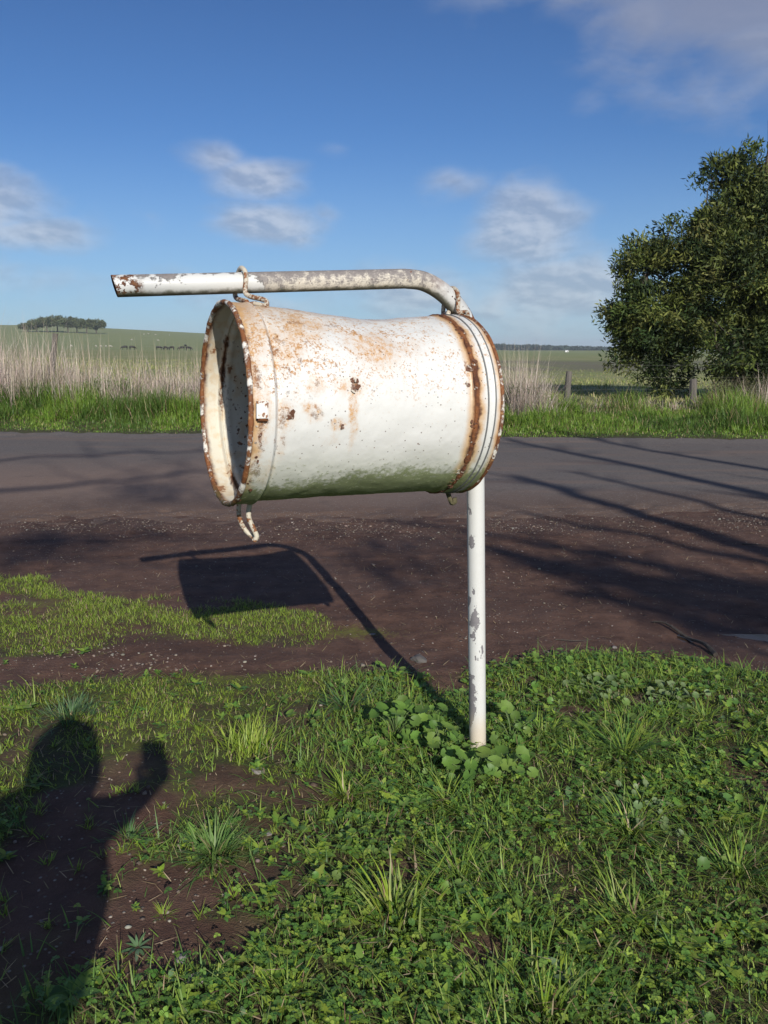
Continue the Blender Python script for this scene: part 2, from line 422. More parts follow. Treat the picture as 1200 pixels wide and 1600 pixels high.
def pipe_material(length_arm):
    # object coordinates: x runs along the arm from the post (0) to the tip (negative)
    m, b = material('chipped_white_pipe_paint')
    P = coords('Object'); x, y, z = sepv(P)
    uv = coords('UV'); u, v, _ = sepv(uv)      # u metres from the tip, v 0..1 round the pipe, 0 = top
    up = E.math('COSINE', v * 6.2832)            # 1 on top, -1 below
    n0 = noise(P, 14, 6, .6); n1 = noise(P, 46, 5, .65); n2 = noise(P, 160, 3, .6); lum = noise(comb(u * 3, up * 9.0, 0.0), 9, 5, .6)
    paint = mixc(n0, (.58, .58, .55), (.66, .66, .64))
    base = paint
    # bare grey galvanised pipe on top of the arm
    armm = sm(u, 1.22, 1.10)
    mid = sm(u, .30, .50) * armm
    bare = armm * mx(sm(up * .60 + mid * 1.25 + (n0 - .5) * 2.6 + (n1 - .5) * 1.8 + (lum - .5) * 1.2, .52, .58), sm(n1 + (n0 - .5) * .4, .66, .69))
    bare = bare * sm(u + (n1 - .5) * .12, 1.04, .93)
    metal = mixc(n1 * .5 + n2 * .5, (.115, .10, .095), (.33, .30, .285))
    metal = mixc(sm((lum - .5) * 2.2 + (n1 - .5) * 2.0 + (n2 - .5) * .8 - up * .32, -.02, .10) * mid, metal, mixc(n2, (.46, .40, .31), (.70, .66, .57)))
    metal = mixc(sm(u, .93, 1.05), metal, rust_col(n0, n1))
    # post: sparse chips, large one near the ground
    down = sm(u, 1.85, 2.3)
    chips = sm(noise(comb(x, y, z * .55), 24, 3, .55) + down * .035, .665, .68) * sm(u, 1.5, 1.8)
    chips = mx(chips, sm(n1 + down * .02, .70, .715) * sm(u, 1.5, 1.8))
    vw = v + (n0 - .5) * .22 + (n1 - .5) * .30 + (n2 - .5) * .10
    big = sm(blob(u + (n1 - .5) * .12, vw, BIGU, .52, .12, .17), .10, .14)
    big2 = sm(blob(u + (n1 - .5) * .10, vw, BIGU - .30, .37, .045, .09), .10, .14)
    big3 = sm(blob(u + (n1 - .5) * .10, vw, BIGU - .58, .42, .03, .07), .10, .14)
    chips = mx(mx(chips, big), mx(big2, big3))
    c = mixc(mx(bare, 0.0), base, metal)
    c = mixc(chips * (1.0 - armm), c, mixc(n1, (.17, .16, .17), (.27, .255, .265)))
    # rust at the cut end and along the bend's top
    tip = sm(u + (n0 - .5) * .12, .075, .045) * sm(n1 + (n2 - .5) * .4, .47, .53)
    bend = sm(u, 1.0, 1.06) * sm(u, 1.42, 1.3) * sm(up + (n0 - .5) * 2.0 + (n1 - .5) * 1.4, .66, .74)
    r = mx(tip, bend)
    spots = sm(noise(P, 60, 2, .5), .70, .74) * sm(u, 1.6, 1.2)
    r = mx(r, spots)
    c = mixc(r, c, rust_col(n0, n1))
    # mottled dark olive along the arm's underside, cream stain at the foot
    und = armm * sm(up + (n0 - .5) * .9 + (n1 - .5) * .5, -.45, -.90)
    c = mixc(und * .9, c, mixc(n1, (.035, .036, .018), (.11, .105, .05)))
    foot = sm(u, BIGU + .02, BIGU + .13)
    c = mixc(foot * .55, c, (.62, .50, .33))
    c = mixc(sm(n2, .5, .8) * .12, c, (.35, .32, .26))
    hgt = (1.0 - mx(mx(bare, chips), r)) * .7 + n1 * .25 + und * n1 * .8
    finish(b, c, .42 + bare * .25 + r * .4, hgt, .0022, .8, spec=.45)
    return m

L_DR, R_DR = 0.765, 0.288          # drum length and radius
A_DR = R_(24.5); SEAM = L_DR - .088
DR_END = np.array([-.462, 2.394, 1.262])     # centre of the open end
AX = np.array([math.cos(A_DR), math.sin(A_DR), -.028]); AX /= np.linalg.norm(AX)

# -------- the pipe
tipP = at_y(181, 447, 2.375); 
POST_X, POST_Y = .302, 2.80
def on_arm_plane(px, py):
    r = ray(px, py); d = np.array([POST_X, POST_Y]) - tipP[:2]; nrm = np.array([-d[1], d[0]])
    k = nrm.dot(tipP[:2]) / nrm.dot(r[:2]); return CAMP + r * k
foot = ground_pt(748, 1166)
arm_a = on_arm_plane(632, 435.5)
ctrl = [on_arm_plane(*p) for p in [(632, 435.5), (660, 439), (684, 451), (704, 468), (721, 490), (734, 518), (741.5, 550)]]
path = [tipP + (arm_a - tipP) * t for t in np.linspace(0, .93, 26)] + smooth_path(ctrl, 5)
low = path[-1]
gz = float(ground_z(np.array([foot[0]]), np.array([foot[1]]))[0])
foot = np.array([foot[0], foot[1], gz - .12])
path += [low + (foot - low) * t for t in np.linspace(.04, 1, 60)]
dist = [0]
for a, b_ in zip(path, path[1:]): dist.append(dist[-1] + float(np.linalg.norm(b_ - a)))
TOT = dist[-1]; BIGU = TOT - .12 - .20
def build_pipe():
    root = empty('letterbox_post', (foot[0], foot[1], gz), 0, 'bent white steel pipe post with chipped paint holding the drum', 'post')
    n = 36; rad = .0303
    V = []; UV = []; pts = [Vector(p) for p in path]; m = len(pts)
    t0 = (pts[1] - pts[0]).normalized(); nrm = (Vector((0, 0, 1)) - t0 * t0.z).normalized()
    for i in range(m):
        t = (pts[min(i + 1, m - 1)] - pts[max(i - 1, 0)]).normalized(); nrm = (nrm - t * nrm.dot(t)).normalized(); bn = t.cross(nrm)
        for k in range(n + 1):
            a = 2 * math.pi * k / n
            r = rad
            p = pts[i] + (nrm * math.cos(a) + bn * math.sin(a)) * r
            if i == 0: p = p + t * .006 * (-math.cos(a)) - t * .004   # cut on a slant
            V.append(p - Vector((foot[0], foot[1], gz))); UV.append((dist[i], k / n))
    F = [(i * (n + 1) + k, i * (n + 1) + k + 1, (i + 1) * (n + 1) + k + 1, (i + 1) * (n + 1) + k) for i in range(m - 1) for k in range(n)]
    me = np_mesh('pipe', np.array([tuple(v) for v in V]), np.array(F), uv=np.array(UV))
    o = link('pipe', me, root, pipe_material(0))
    # open cut end: a dark ring wall inside
    m2, b = material('rusted_bare_steel'); P = coords('Object')
    finish(b, rust_col(noise(P, 30, 4, .6), noise(P, 120, 3, .6)), .85, noise(P, 90, 4, .6), .002, .8)
    d = (pts[1] - pts[0]).normalized(); off = Vector((foot[0], foot[1], gz))
    bm = bmesh.new(); ra = []; rb = []; rc = []
    n0 = (Vector((0, 0, 1)) - d * d.z).normalized(); bn = d.cross(n0)
    for k in range(n):
        a = 2 * math.pi * k / n; q = n0 * math.cos(a) + bn * math.sin(a); e = pts[0] + d * (.006 * (-math.cos(a)) - .004) - off
        ra.append(bm.verts.new(e + q * .0303)); rb.append(bm.verts.new(e + q * .0268)); rc.append(bm.verts.new(pts[0] + d * .12 - off + q * .0265))
    c_ = bm.verts.new(pts[0] + d * .12 - off)
    for k in range(n):
        j = (k + 1) % n
        bm.faces.new((ra[k], ra[j], rb[j], rb[k])); bm.faces.new((rb[k], rb[j], rc[j], rc[k])); bm.faces.new((rc[k], rc[j], c_))
    obj_bm('pipe_mouth', bm, root, m2)
build_pipe()

# -------- the drum
MX = Matrix(((AX[0], -math.sin(A_DR), 0), (AX[1], math.cos(A_DR), 0), (AX[2], 0, 1)))   # rough, orthonormalised below
ex = Vector(AX); ey = Vector((-math.sin(A_DR), math.cos(A_DR), 0)); ey = (ey - ex * ey.dot(ex)).normalized(); ez = ex.cross(ey)
DM = Matrix((ex, ey, ez)).transposed()      # columns are the drum's axes: x along the axis, y away from the camera, z up
DC = Vector(DR_END)
def drum_uv(px, py, R=R_DR):
    """where the view ray meets the drum's near side: (metres along axis, arc metres from the top, positive towards the camera)"""
    r = Vector(ray(px, py)); o = DM.transposed() @ (Vector(CAMP) - DC); d = DM.transposed() @ r
    a = d.y ** 2 + d.z ** 2; b = 2 * (o.y * d.y + o.z * d.z); c = o.y ** 2 + o.z ** 2 - R * R
    D = max(b * b - 4 * a * c, 0); t = (-b - math.sqrt(D)) / (2 * a); p = o + d * t
    return p.x, math.atan2(-p.y, p.z) * R
def drum_r(s, th, inner=False):
    """radius at s metres along, angle th from the top towards the camera"""
    s = np.asarray(s, float); th = np.asarray(th, float)
    r = R_DR - .007 * sst(.060, .080, s) * (1 - sst(SEAM - .02, SEAM, s)) - .006 * s / L_DR
    r = r + .0045 * np.exp(-((s - .066) / .0042) ** 2) - .003 * np.exp(-((s - .078) / .004) ** 2)          # bead behind the collar
    r = r + .003 * np.exp(-((s - (L_DR - .028)) / .006) ** 2)
    waist = sst(.10, .36, s) * (1 - sst(.42, SEAM, s))
    top = np.exp(-(np.abs(np.angle(np.exp(1j * (th - .1)))) / .85) ** 2)
    r = r - waist * (.001 + .0115 * top)
    dent = np.exp(-((s - .45) / .13) ** 2 - (np.angle(np.exp(1j * (th - .35))) / .5) ** 2); r = r - .010 * dent
    body = sst(.08, .12, s) * (1 - sst(SEAM - .03, SEAM, s))
    r = r + body * (.010 * (fbm(s * 1.0, th * .288 + 5, 5.5, 71, 3) - .5) + .0025 * (fbm(s, th * .288 + 5, 22, 72, 3) - .5))
    r = r + .0016 * (fbm(s * 3, th * .288 * 3 + 5, 8, 75, 3) - .5)
    return r

def drum_material(inside=False):
    m, b = material('rusty_inner_paint' if inside else 'rusty_white_drum_paint')
    P = coords('Object'); uv = coords('UV'); u, v, _ = sepv(uv)     # metres: u along, v from top (towards camera positive)
    n0 = noise(P, 5, 5, .6); n1 = noise(P, 22, 6, .62); n2 = noise(P, 75, 4, .6); n3 = noise(P, 260, 3, .6)
    paint = mixc(n0, (.62, .62, .59), (.69, .69, .665))
    if inside: paint = mixc(n0, (.56, .53, .43), (.68, .64, .54))
    uw = u + (n1 - .5) * .055; vw = v + (n1 - .5) * .05
    ochre = (.52, .30, .085)
    c = paint
    if not inside:
        # thin ochre washes where water has run
        fld = None
        for (px, py, ru, rv, k) in STAINS_WASH:
            a, t = drum_uv(px, py); w = mn(blob(uw, vw, a, t, ru * 1.35, rv * 1.35) * 1.35, .8) * k
            fld = w if fld is None else mx(fld, w)
        streak = noise(comb(u * 60, v * 9, 0.0), 1.0, 5, .7)
        tex = (n1 - .5) * 1.0 + (n2 - .5) * 1.5 + (streak - .5) * 1.1 + (n3 - .5) * 1.1
        topw = sm(v, .17, .02) * .62 * sm(u, .72, .45)
        fld = mx(fld, topw)
        wash = sm(fld + tex * .8, .40, 1.15) * sm(fld, .0, .22)
        pale = sm(fld + tex * .6, .10, .9) * .34
        speck = sm(n2 + (n3 - .5) * .6 + sm(u, .45, .05) * .05 + sm(v, .30, .05) * .05, .60, .72) * sm(v, .50, .30) * .75
        wash = mx(mx(wash * .92, speck), pale)
        c = mixc(wash, c, mixc(n2 * .5 + streak * .5, (.34, .13, .028), (.66, .38, .12)))
        # orange freckles thickest along the top and towards the open end
        fz = sm(v, .42, .05) * .5 + sm(u, .50, .02) * .5
        fr = sm(noise(P, 140, 3, .7) + (n1 - .5) * .75 + (n0 - .5) * .35 + fz * .12, .64, .73) * sm(v, .46, .34)
        c = mixc(fr * .85, c, mixc(n3, (.24, .085, .02), (.56, .29, .08)))
        ru_ = sm(fz + (n1 - .5) * .9 + (streak - .5) * .9, .42, 1.1) * .40 * sm(v, .46, .30)
        edge_rust = sm(E.math('ABSOLUTE', u - .035) + (n1 - .5) * .10 + (n2 - .5) * .06, .035, .0) * sm(v, .36, .05)
        c = mixc(edge_rust * .6, c, mixc(n2, (.22, .075, .02), (.56, .30, .09)))
        c = mixc(ru_, c, (.60, .40, .20))
        # dark rust cores
        core = None
        for (px, py, ru, rv, k) in STAINS_CORE:
            a, t = drum_uv(px, py); w = sm(mn(blob(uw + (n2 - .5) * .02, vw + (n2 - .5) * .02, a, t, ru * 1.25, rv * 1.25), .5) + (n2 - .5) * 1.1 + (n3 - .5) * .9, .22, .75) * k
            core = w if core is None else mx(core, w)
        seam = SEAM
        sd = E.math('ABSOLUTE', u - seam + (n1 - .5) * .012)
        seamr = sm(sd + (n1 - .5) * .02, .016, .006)
        halo = sm(sd + (n1 - .5) * .035, .036, .010)
        endr = sm(u + (n1 - .5) * .018, L_DR - .014, L_DR - .002); endh = sm(u + (n1 - .5) * .03, L_DR - .03, L_DR - .004)
        col = sm(u + (n1 - .5) * .03, .014, .002)
        colh = sm(u + (n1 - .5) * .075 + (n0 - .5) * .05, .036, .006)
        rows = sm(voro(comb(0.0, v, 0.0), 34)[0], .30, .12) * sm(u, .030, .008) * sm(n1, .42, .5)
        halo_all = mx(mx(halo, endh), colh)
        c = mixc(halo_all * .85, c, mixc(n2, (.42, .20, .05), (.62, .40, .17)))
        # speckled rust rings near the bead
        dots = sm(n2 + (n0 - .5) * .3, .635, .70) * sm(E.math('ABSOLUTE', u - .095), .05, .02)
        dots = mx(dots, sm(noise(P, 110, 2, .5), .73, .77) * .9)
        dark = mx(mx(mx(core, seamr), mx(endr, col)), mx(rows, dots))
        c = mixc(dark, c, rust_col(n1, n2))
        # grey pock marks in the paint
        pk, pc = voro(P, 105); pr, pg, pb = sepv(pc)
        c = mixc(sm(pk, .26, .16) * sm(pr + (n0 - .5) * .3, .86, .90), c, (.20, .17, .15))
        # two dark lines run round behind the seam
        # algae along the belly
        alg = sm(v + (n0 - .5) * .08 + (n1 - .5) * .12 + (n2 - .5) * .12 - sm(u, .40, .15) * .03, ALG, ALG + .055)
        alg = mx(alg * .92, sm(v + (n1 - .5) * .12 + (n3 - .5) * .12, ALG - .03, ALG + .03) * sm(n2, .56, .64) * .7)
        alg = alg * sm(v, 1.1, .85)
        c = mixc(alg * sm(n3, .10, .35), c, mixc(n2, (.026, .044, .004), (.130, .175, .012)))
        c = mixc(alg * sm(n2, .60, .66) * .4, c, (.60, .62, .50))
        grime = sm(v + (n1 - .5) * .06, ALG - .10, ALG + .03) * .22
        c = mixc(grime, c, mixc(n1, (.34, .40, .20), (.60, .63, .46)))
        hgt = n1 * .35 + n2 * .15 - dark * .25 + alg * n3 * .3
        finish(b, c, .40 + dark * .45 + alg * .4, hgt, .0035, .75, spec=.5)
    else:
        deep = sm(u, .05, .12)
        spots = sm(noise(P, 70, 2, .5) + sm(v, .15, .5) * .05, .60, .65) * deep
        big = sm(n1 + (n0 - .5) * .5, .66, .72)
        edge = sm(u + (n1 - .5) * .03, .022, .004); edge2 = sm(E.math('ABSOLUTE', u - .062) + (n1 - .5) * .03, .010, .003) * sm(n0 + (n2 - .5) * .4, .50, .6)
        c = mixc(sm(n1 + (n0 - .5) * .4, .46, .62) * .35, c, ochre)
        c = mixc(mx(mx(spots, big * .9), mx(edge, edge2)), c, rust_col(n1, n2))
        finish(b, c, .6, n1 * .4 + n2 * .2, .003, .7)
    return m
ALG = drum_uv(590, 734)[1]
STAINS_WASH = [(590, 535, .085, .085, 1.0), (560, 525, .06, .05, .8), (640, 535, .07, .05, .6), (495, 600, .035, .030, .8), (492, 645, .03, .03, .8), (555, 640, .016, .12, .95), (552, 602, .045, .035, .9), (455, 540, .055, .06, .9), (470, 520, .08, .035, .9), (432, 560, .035, .05, .8),
               (530, 665, .03, .02, .8), (445, 650, .035, .05, .9), (440, 690, .02, .08, .55), (520, 690, .03, .03, .4), (430, 520, .05, .04, .9), (610, 590, .07, .06, .35), (480, 500, .10, .04, .9), (412, 640, .025, .12, .8), (415, 740, .03, .06, .7), (405, 600, .02, .06, .6), (405, 540, .03, .05, .7), (410, 570, .02, .03, .7), (690, 545, .05, .05, .25)]
STAINS_CORE = [(575, 560, .003, .004, .8), (600, 545, .003, .003, .8), (620, 570, .003, .004, .7), (660, 560, .003, .003, .7), (585, 610, .004, .003, .7), (640, 620, .003, .003, .7), (530, 570, .005, .005, .8), (565, 575, .005, .004, .7), (700, 668, .005, .008, .8), (708, 640, .003, .004, .7), (688, 690, .003, .004, .7), (575, 700, .003, .003, .6), (505, 700, .004, .004, .7), (655, 720, .003, .003, .6), (470, 560, .008, .012, .8), (510, 560, .006, .008, .7), (455, 580, .006, .02, .7), (450, 610, .006, .01, .8), (486, 620, .006, .008, .7), (500, 640, .008, .01, .6), (520, 660, .005, .006, .8), (445, 690, .006, .02, .6), (430, 700, .006, .03, .6), (600, 655, .004, .004, .6), (435, 600, .007, .02, .7), (425, 540, .010, .03, .8), (480, 530, .012, .008, .6), (556, 600, .017, .017, 1.0), (538, 667, .007, .006, 1.0), (452, 645, .014, .010, 1.0), (441, 655, .012, .035, .7), (433, 548, .014, .020, .9), (437, 530, .018, .012, .8), (492, 648, .010, .012, .7), (497, 597, .010, .012, .6), (408, 675, .010, .06, .9), (402, 590, .012, .04, .9), (412, 655, .014, .015, 1.0),
               (392, 560, .010, .04, .9), (387, 530, .012, .03, .9), (735, 570, .014, .014, .8), (462, 500, .03, .012, .7), (520, 500, .03, .01, .6), (398, 740, .014, .05, .9), (686, 760, .02, .02, .5)]

def drum_surface(s_list, rfun, flip=False, n=420):
    th = np.linspace(-math.pi, math.pi, n + 1)       # 0 = top, positive towards the camera, cut at the bottom
    S, T = np.meshgrid(np.asarray(s_list), th); Rr = rfun(S, T)
    V = np.stack([S, -np.sin(T) * Rr, np.cos(T) * Rr], -1)
    UVs = np.stack([S, T * R_DR], -1)
    ny, nx = S.shape; i = np.arange(nx * ny).reshape(ny, nx)
    F = np.stack([i[:-1, :-1], i[:-1, 1:], i[1:, 1:], i[1:, :-1]], -1).reshape(-1, 4)
    if flip: F = F[:, ::-1]
    return V.reshape(-1, 3), F, UVs.reshape(-1, 2)

def build_drum():
    root = empty('drum_letterbox', tuple(DC), 0, 'rusty white metal drum hung sideways from the pipe as a letterbox', 'letterbox')
    root.rotation_euler = DM.to_euler()
    mo = drum_material(); mi = drum_material(True)
    V, F, UVs = drum_surface(np.linspace(0.002, L_DR - .002, 300), drum_r)
    me = np_mesh('drum_shell', V, F, uv=UVs); shell = link('drum_shell', me, root, mo)
    # inside wall with the stepped ledge behind the collar, and the closed end
    def rin(s, th):
        r = drum_r(s, th) - .006
        led = sst(.050, .060, s)
        return r - .012 * led
    V, F, UVs = drum_surface(np.concatenate([np.linspace(0.002, .05, 20), np.linspace(.052, .064, 14), np.linspace(.07, L_DR - .03, 80)]), rin, flip=True, n=240)
    me = np_mesh('inner_wall', V, F, uv=UVs); link('inner_wall', me, root, mi)
    # closed end: pressed disc
    prof = [(L_DR - .030, 0), (L_DR - .030, .10), (L_DR - .028, .20), (L_DR - .026, .250), (L_DR - .012, .262), (L_DR - .010, .280), (L_DR - .004, .287)]
    bm = bmesh.new(); rings = []
    for (s, r) in prof[1:]: rings.append([bm.verts.new((s, -math.sin(a) * r, math.cos(a) * r)) for a in np.linspace(0, 2 * math.pi, 96, endpoint=False)])
    c_ = bm.verts.new((prof[0][0], 0, 0))
    for k in range(96):
        bm.faces.new((c_, rings[0][k], rings[0][(k + 1) % 96]))
        for a, b_ in zip(rings, rings[1:]): bm.faces.new((a[k], a[(k + 1) % 96], b_[(k + 1) % 96], b_[k]))
    obj_bm('closed_end', bm, root, mi)
    # rims: rolled, lumpy with rust
    mr, b = material('rolled_rim_paint_and_rust'); P = coords('Object'); n1 = noise(P, 18, 5, .65); n2 = noise(P, 80, 4, .65); n0 = noise(P, 6, 3, .5)
    rr = sm(n1 + (n0 - .5) * .3 + (n2 - .5) * .5, .36, .50)
    c = mixc(rr, (.72, .69, .62), rust_col(n1, n2)); c = mixc(sm(n2, .55, .65) * .4, c, (.50, .30, .14))
    px_, py_, pz_ = sepv(P)
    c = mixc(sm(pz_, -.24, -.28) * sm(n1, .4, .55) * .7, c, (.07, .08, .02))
    finish(b, c, .75, n1 * .6 + n2 * .4, .006, .9)
    def ring(s, r, t, name, mat, wob=0.0, parent=root, tilt=0.0, tilt_a=0.0, seed=3, n=260, flat=1.0):
        V = []; k2 = 14
        a = np.linspace(0, 2 * math.pi, n, endpoint=False); w = fbm(np.cos(a) * 4 + 9, np.sin(a) * 4 + 9, 3.5, seed, 3) - .5
        base = drum_r(np.full(n, min(max(s, .004), L_DR - .004)), np.angle(np.exp(1j * a))) - R_DR
        for i, t_ in enumerate(a):
            for k in range(k2):
                p = 2 * math.pi * k / k2; tt = t * (1 + wob * 2 * w[i])
                rad = r + base[i] + math.cos(p) * tt; ss = s + math.sin(p) * tt * flat + tilt * math.cos(t_ - tilt_a)
                V.append((ss, -math.sin(t_) * rad, math.cos(t_) * rad))
        F = [(i * k2 + k, i * k2 + (k + 1) % k2, ((i + 1) % n) * k2 + (k + 1) % k2, ((i + 1) % n) * k2 + k) for i in range(n) for k in range(k2)]
        me = np_mesh(name, np.array(V), np.array(F)); bm = bmesh.new(); bm.from_mesh(me); bmesh.ops.recalc_face_normals(bm, faces=bm.faces); bm.to_mesh(me); bm.free()
        return link(name, me, parent, mat)
    ring(.002, R_DR - .001, .0072, 'open_rim', mr, .35)
    ring(L_DR - .002, R_DR - .001, .0060, 'closed_rim', mr, .3, seed=9)
    ms, b = material('flaking_weld_rust'); P = coords('Object'); n1 = noise(P, 26, 5, .65); n2 = noise(P, 110, 4, .6)
    finish(b, rust_col(n1, n2), .9, n1 * .6 + n2 * .6, .006, 1.0)
    ring(SEAM, R_DR - .002, .0042, 'weld_seam', ms, .9, seed=14, flat=1.6)
    mw, b = material('dull_grey_wire'); P = coords('Object')
    finish(b, mixc(noise(P, 60, 3, .5), (.10, .105, .105), (.20, .20, .195)), .6)
    for tl, s0 in ((.0, L_DR - .050), (.008, L_DR - .033)):
        ring(s0, R_DR + .0006, .0026, 'wire_band', mw, .0, tilt=tl, tilt_a=.9)
    # loose flakes of paint and lumps on the seam
    mf, b = material('curled_paint_flakes'); P = coords('Object'); n1 = noise(P, 40, 3, .6)
    finish(b, mixc(sm(n1, .36, .48), (.56, .52, .44), (.13, .055, .03)), .8)
    bm = bmesh.new(); rnd = random.Random(4)
    def flake(s, th, sz, lift):
        r = float(drum_r(np.array([s]), np.array([th]))[0]); p = Vector((s, -math.sin(th) * r, math.cos(th) * r)); nrm = Vector((0, -math.sin(th), math.cos(th)))
        t1 = Vector((1, 0, 0)); t2 = nrm.cross(t1); an = rnd.uniform(0, 6.28); a = t1 * math.cos(an) + t2 * math.sin(an); b2 = nrm.cross(a)
        vs = []
        for (i, j, h) in ((-1, -1, 0), (0, -1.2, .2), (1, -.8, .7), (1.1, .7, 1.0), (.1, 1.1, .3), (-1, .8, 0)):
            vs.append(bm.verts.new(p + a * i * sz + b2 * j * sz * .8 + nrm * (h * lift + .0006)))
        f = bm.faces.new(vs)
        r_ = bmesh.ops.extrude_face_region(bm, geom=[f]); bmesh.ops.translate(bm, verts=[v for v in r_['geom'] if isinstance(v, bmesh.types.BMVert)], vec=nrm * .0012)
    seam = SEAM
    for _ in range(40): flake(seam - rnd.uniform(-.004, .014), rnd.uniform(1.6, 2.7), rnd.uniform(.002, .0045), rnd.uniform(.002, .004))
    for _ in range(14): flake(seam + rnd.uniform(-.012, .012), rnd.uniform(.3, 1.5), rnd.uniform(.002, .004), rnd.uniform(.001, .003))
    for _ in range(16): flake(rnd.uniform(.01, .03), rnd.uniform(1.6, 2.7), rnd.uniform(.002, .004), rnd.uniform(.002, .003))
    for px, py, z in ((556, 596, .007), (552, 606, .006), (560, 603, .005), (538, 667, .004), (455, 648, .007), (735, 572, .007), (741, 566, .005), (732, 600, .005)):
        s, a = drum_uv(px, py)
        for _ in range(3): flake(s + rnd.uniform(-.006, .006), a / R_DR + rnd.uniform(-.03, .03), z, z * .8)
    for f in bm.faces: f.material_index = 1
    bmesh.ops.recalc_face_normals(bm, faces=bm.faces); tmp = bpy.data.meshes.new('tmp'); bm.to_mesh(tmp); bm.free()
    bm = bmesh.new(); bm.from_mesh(shell.data); bm.from_mesh(tmp); shell.data.materials.append(mf); bm.to_mesh(shell.data); bm.free(); bpy.data.meshes.remove(tmp)
    # hooks (world points brought into the drum's frame)
    mh, b = material('painted_hook_rod'); P = coords('Object'); n1 = noise(P, 30, 4, .6); n2 = noise(P, 120, 3, .6)
    finish(b, mixc(sm(n1 + (n2 - .5) * .5, .46, .60), mixc(n2, (.46, .40, .30), (.64, .60, .50)), rust_col(n1, n2)), .6, n1, .002, .6)
    inv = DM.transposed()
    def loc(p): return inv @ (Vector(p) - DC)
    def surf(s, th, lift=0.0):
        r = float(drum_r(np.array([s]), np.array([th]))[0]) + lift
        return Vector((s, -math.sin(th) * r, math.cos(th) * r))
    def arm_at(px, py): return loc(on_arm_plane(px, py))
    def hook(name, pa, dirx, s_f, th_f, s_b, th_b, r=.0082, flare=.02):
        """a rod bent over the pipe at local point pa, its two feet welded on the drum's top"""
        c = pa; Y = Vector((0, -1, 0)); Z = Vector((0, 0, 1)); rp = .0303 + r
        fr = surf(s_f, th_f, r * .4); bk = surf(s_b, th_b, r * .4)
        pts = [fr + Vector((.004, -.002, 0)), fr + (c - fr) * .25 + Y * flare * .6 + dirx * .012, c + Y * (rp + .004) - Z * .035, c + Y * rp + Z * .004, c + Y * rp * .72 + Z * rp * .80, c + Z * (rp + .004) - dirx * .004, c - Y * rp * .72 + Z * rp * .75 - dirx * .006, c - Y * rp - Z * .002 - dirx * .010, c - Y * (rp + .002) - Z * .04 - dirx * .010, bk + (c - bk) * .2 - Y * .002, bk]
        pts = smooth_path([tuple(p) for p in pts], 6)
        return pts, tube(pts, r, 12)
    pa = arm_at(379, 442.0)
    s0 = pa.x
    pts, bm = hook('hook', pa, Vector((1, 0, 0)), s0 + .030, .16, s0 - .005, -.06, r=.0072)
    base = tube([tuple(surf(s0 + .034, .17, .004)), tuple(surf(s0 + .008, .05, .007)), tuple(surf(s0 - .008, -.07, .004))], .0060, 10)
    h1 = obj_bm('hanging_hook', join([bm, base]), root, mh)
    pb = arm_at(707, 471)
    s1 = pb.x
    pts, bm = hook('hook', pb, Vector((1, 0, 0)), s1 + .006, .10, s1 - .028, -.12, r=.0072, flare=.0)
    obj_bm('hanging_hook', bm, root, mh)
    # the catch below the open end: two bent rods meeting in a point
    def near(px, py, y): return loc(at_y(px, py, y))
    yb = 2.42
    a1 = smooth_path([tuple(near(x, y, yb + .03)) for x, y in ((374, 782), (373, 800), (376, 815), (384, 829), (397, 841))], 5)
    a2 = smooth_path([tuple(near(x, y, yb)) for x, y in ((393, 778), (389, 795), (389, 810), (395, 824), (401, 838), (397, 845))], 5)
    obj_bm('bottom_catch', join([tube(a1, .0072, 10), tube(a2, .0080, 10)]), root, mh)
    yb = 2.66
    md, b = material('mossy_old_bolt'); P = coords('Object'); n1 = noise(P, 60, 3, .6)
    finish(b, mixc(n1, (.03, .035, .012), (.16, .13, .07)), .9, n1, .004, .8)
    q = smooth_path([tuple(near(x, y, yb)) for x, y in ((700, 770), (702, 777), (706, 785), (710, 783), (709, 778))], 4)
    obj_bm('bottom_bolt', tube(q, [.0075] * 8 + [.009] * (len(q) - 8), 10, jitter=.15), root, md)
    # the little bracket on the collar
    s, a = drum_uv(409, 640); th = a / R_DR
    bm = bmesh.new(); bmesh.ops.create_cube(bm, size=1.0)
    n_ = Vector((0, -math.sin(th), math.cos(th))); t2 = Vector((0, -math.cos(th), -math.sin(th)))
    p0 = surf(s - .002, th, .005)
    for v in bm.verts: v.co = p0 + Vector((1, 0, 0)) * v.co.x * .024 + t2 * v.co.y * .036 + n_ * v.co.z * .014
    bmesh.ops.bevel(bm, geom=bm.edges[:], offset=.004, segments=3, affect='EDGES')
    mbk, b = material('bracket_paint'); P = coords('Object'); n1 = noise(P, 60, 4, .6); z_ = sepv(P)[2]
    finish(b, mixc(sm(n1, .52, .64), (.76, .74, .70), rust_col(n1, n1)), .6, n1, .002, .6)
    br = obj_bm('collar_bracket', bm, root, mbk)
    p1 = surf(s + .002, th + .085, .004)
    obj_bm('bracket_bolt', tube([tuple(p1 - Vector((.015, 0, 0))), tuple(p1 + Vector((.012, 0, 0)))], .0065, 10), br, ms)
build_drum()

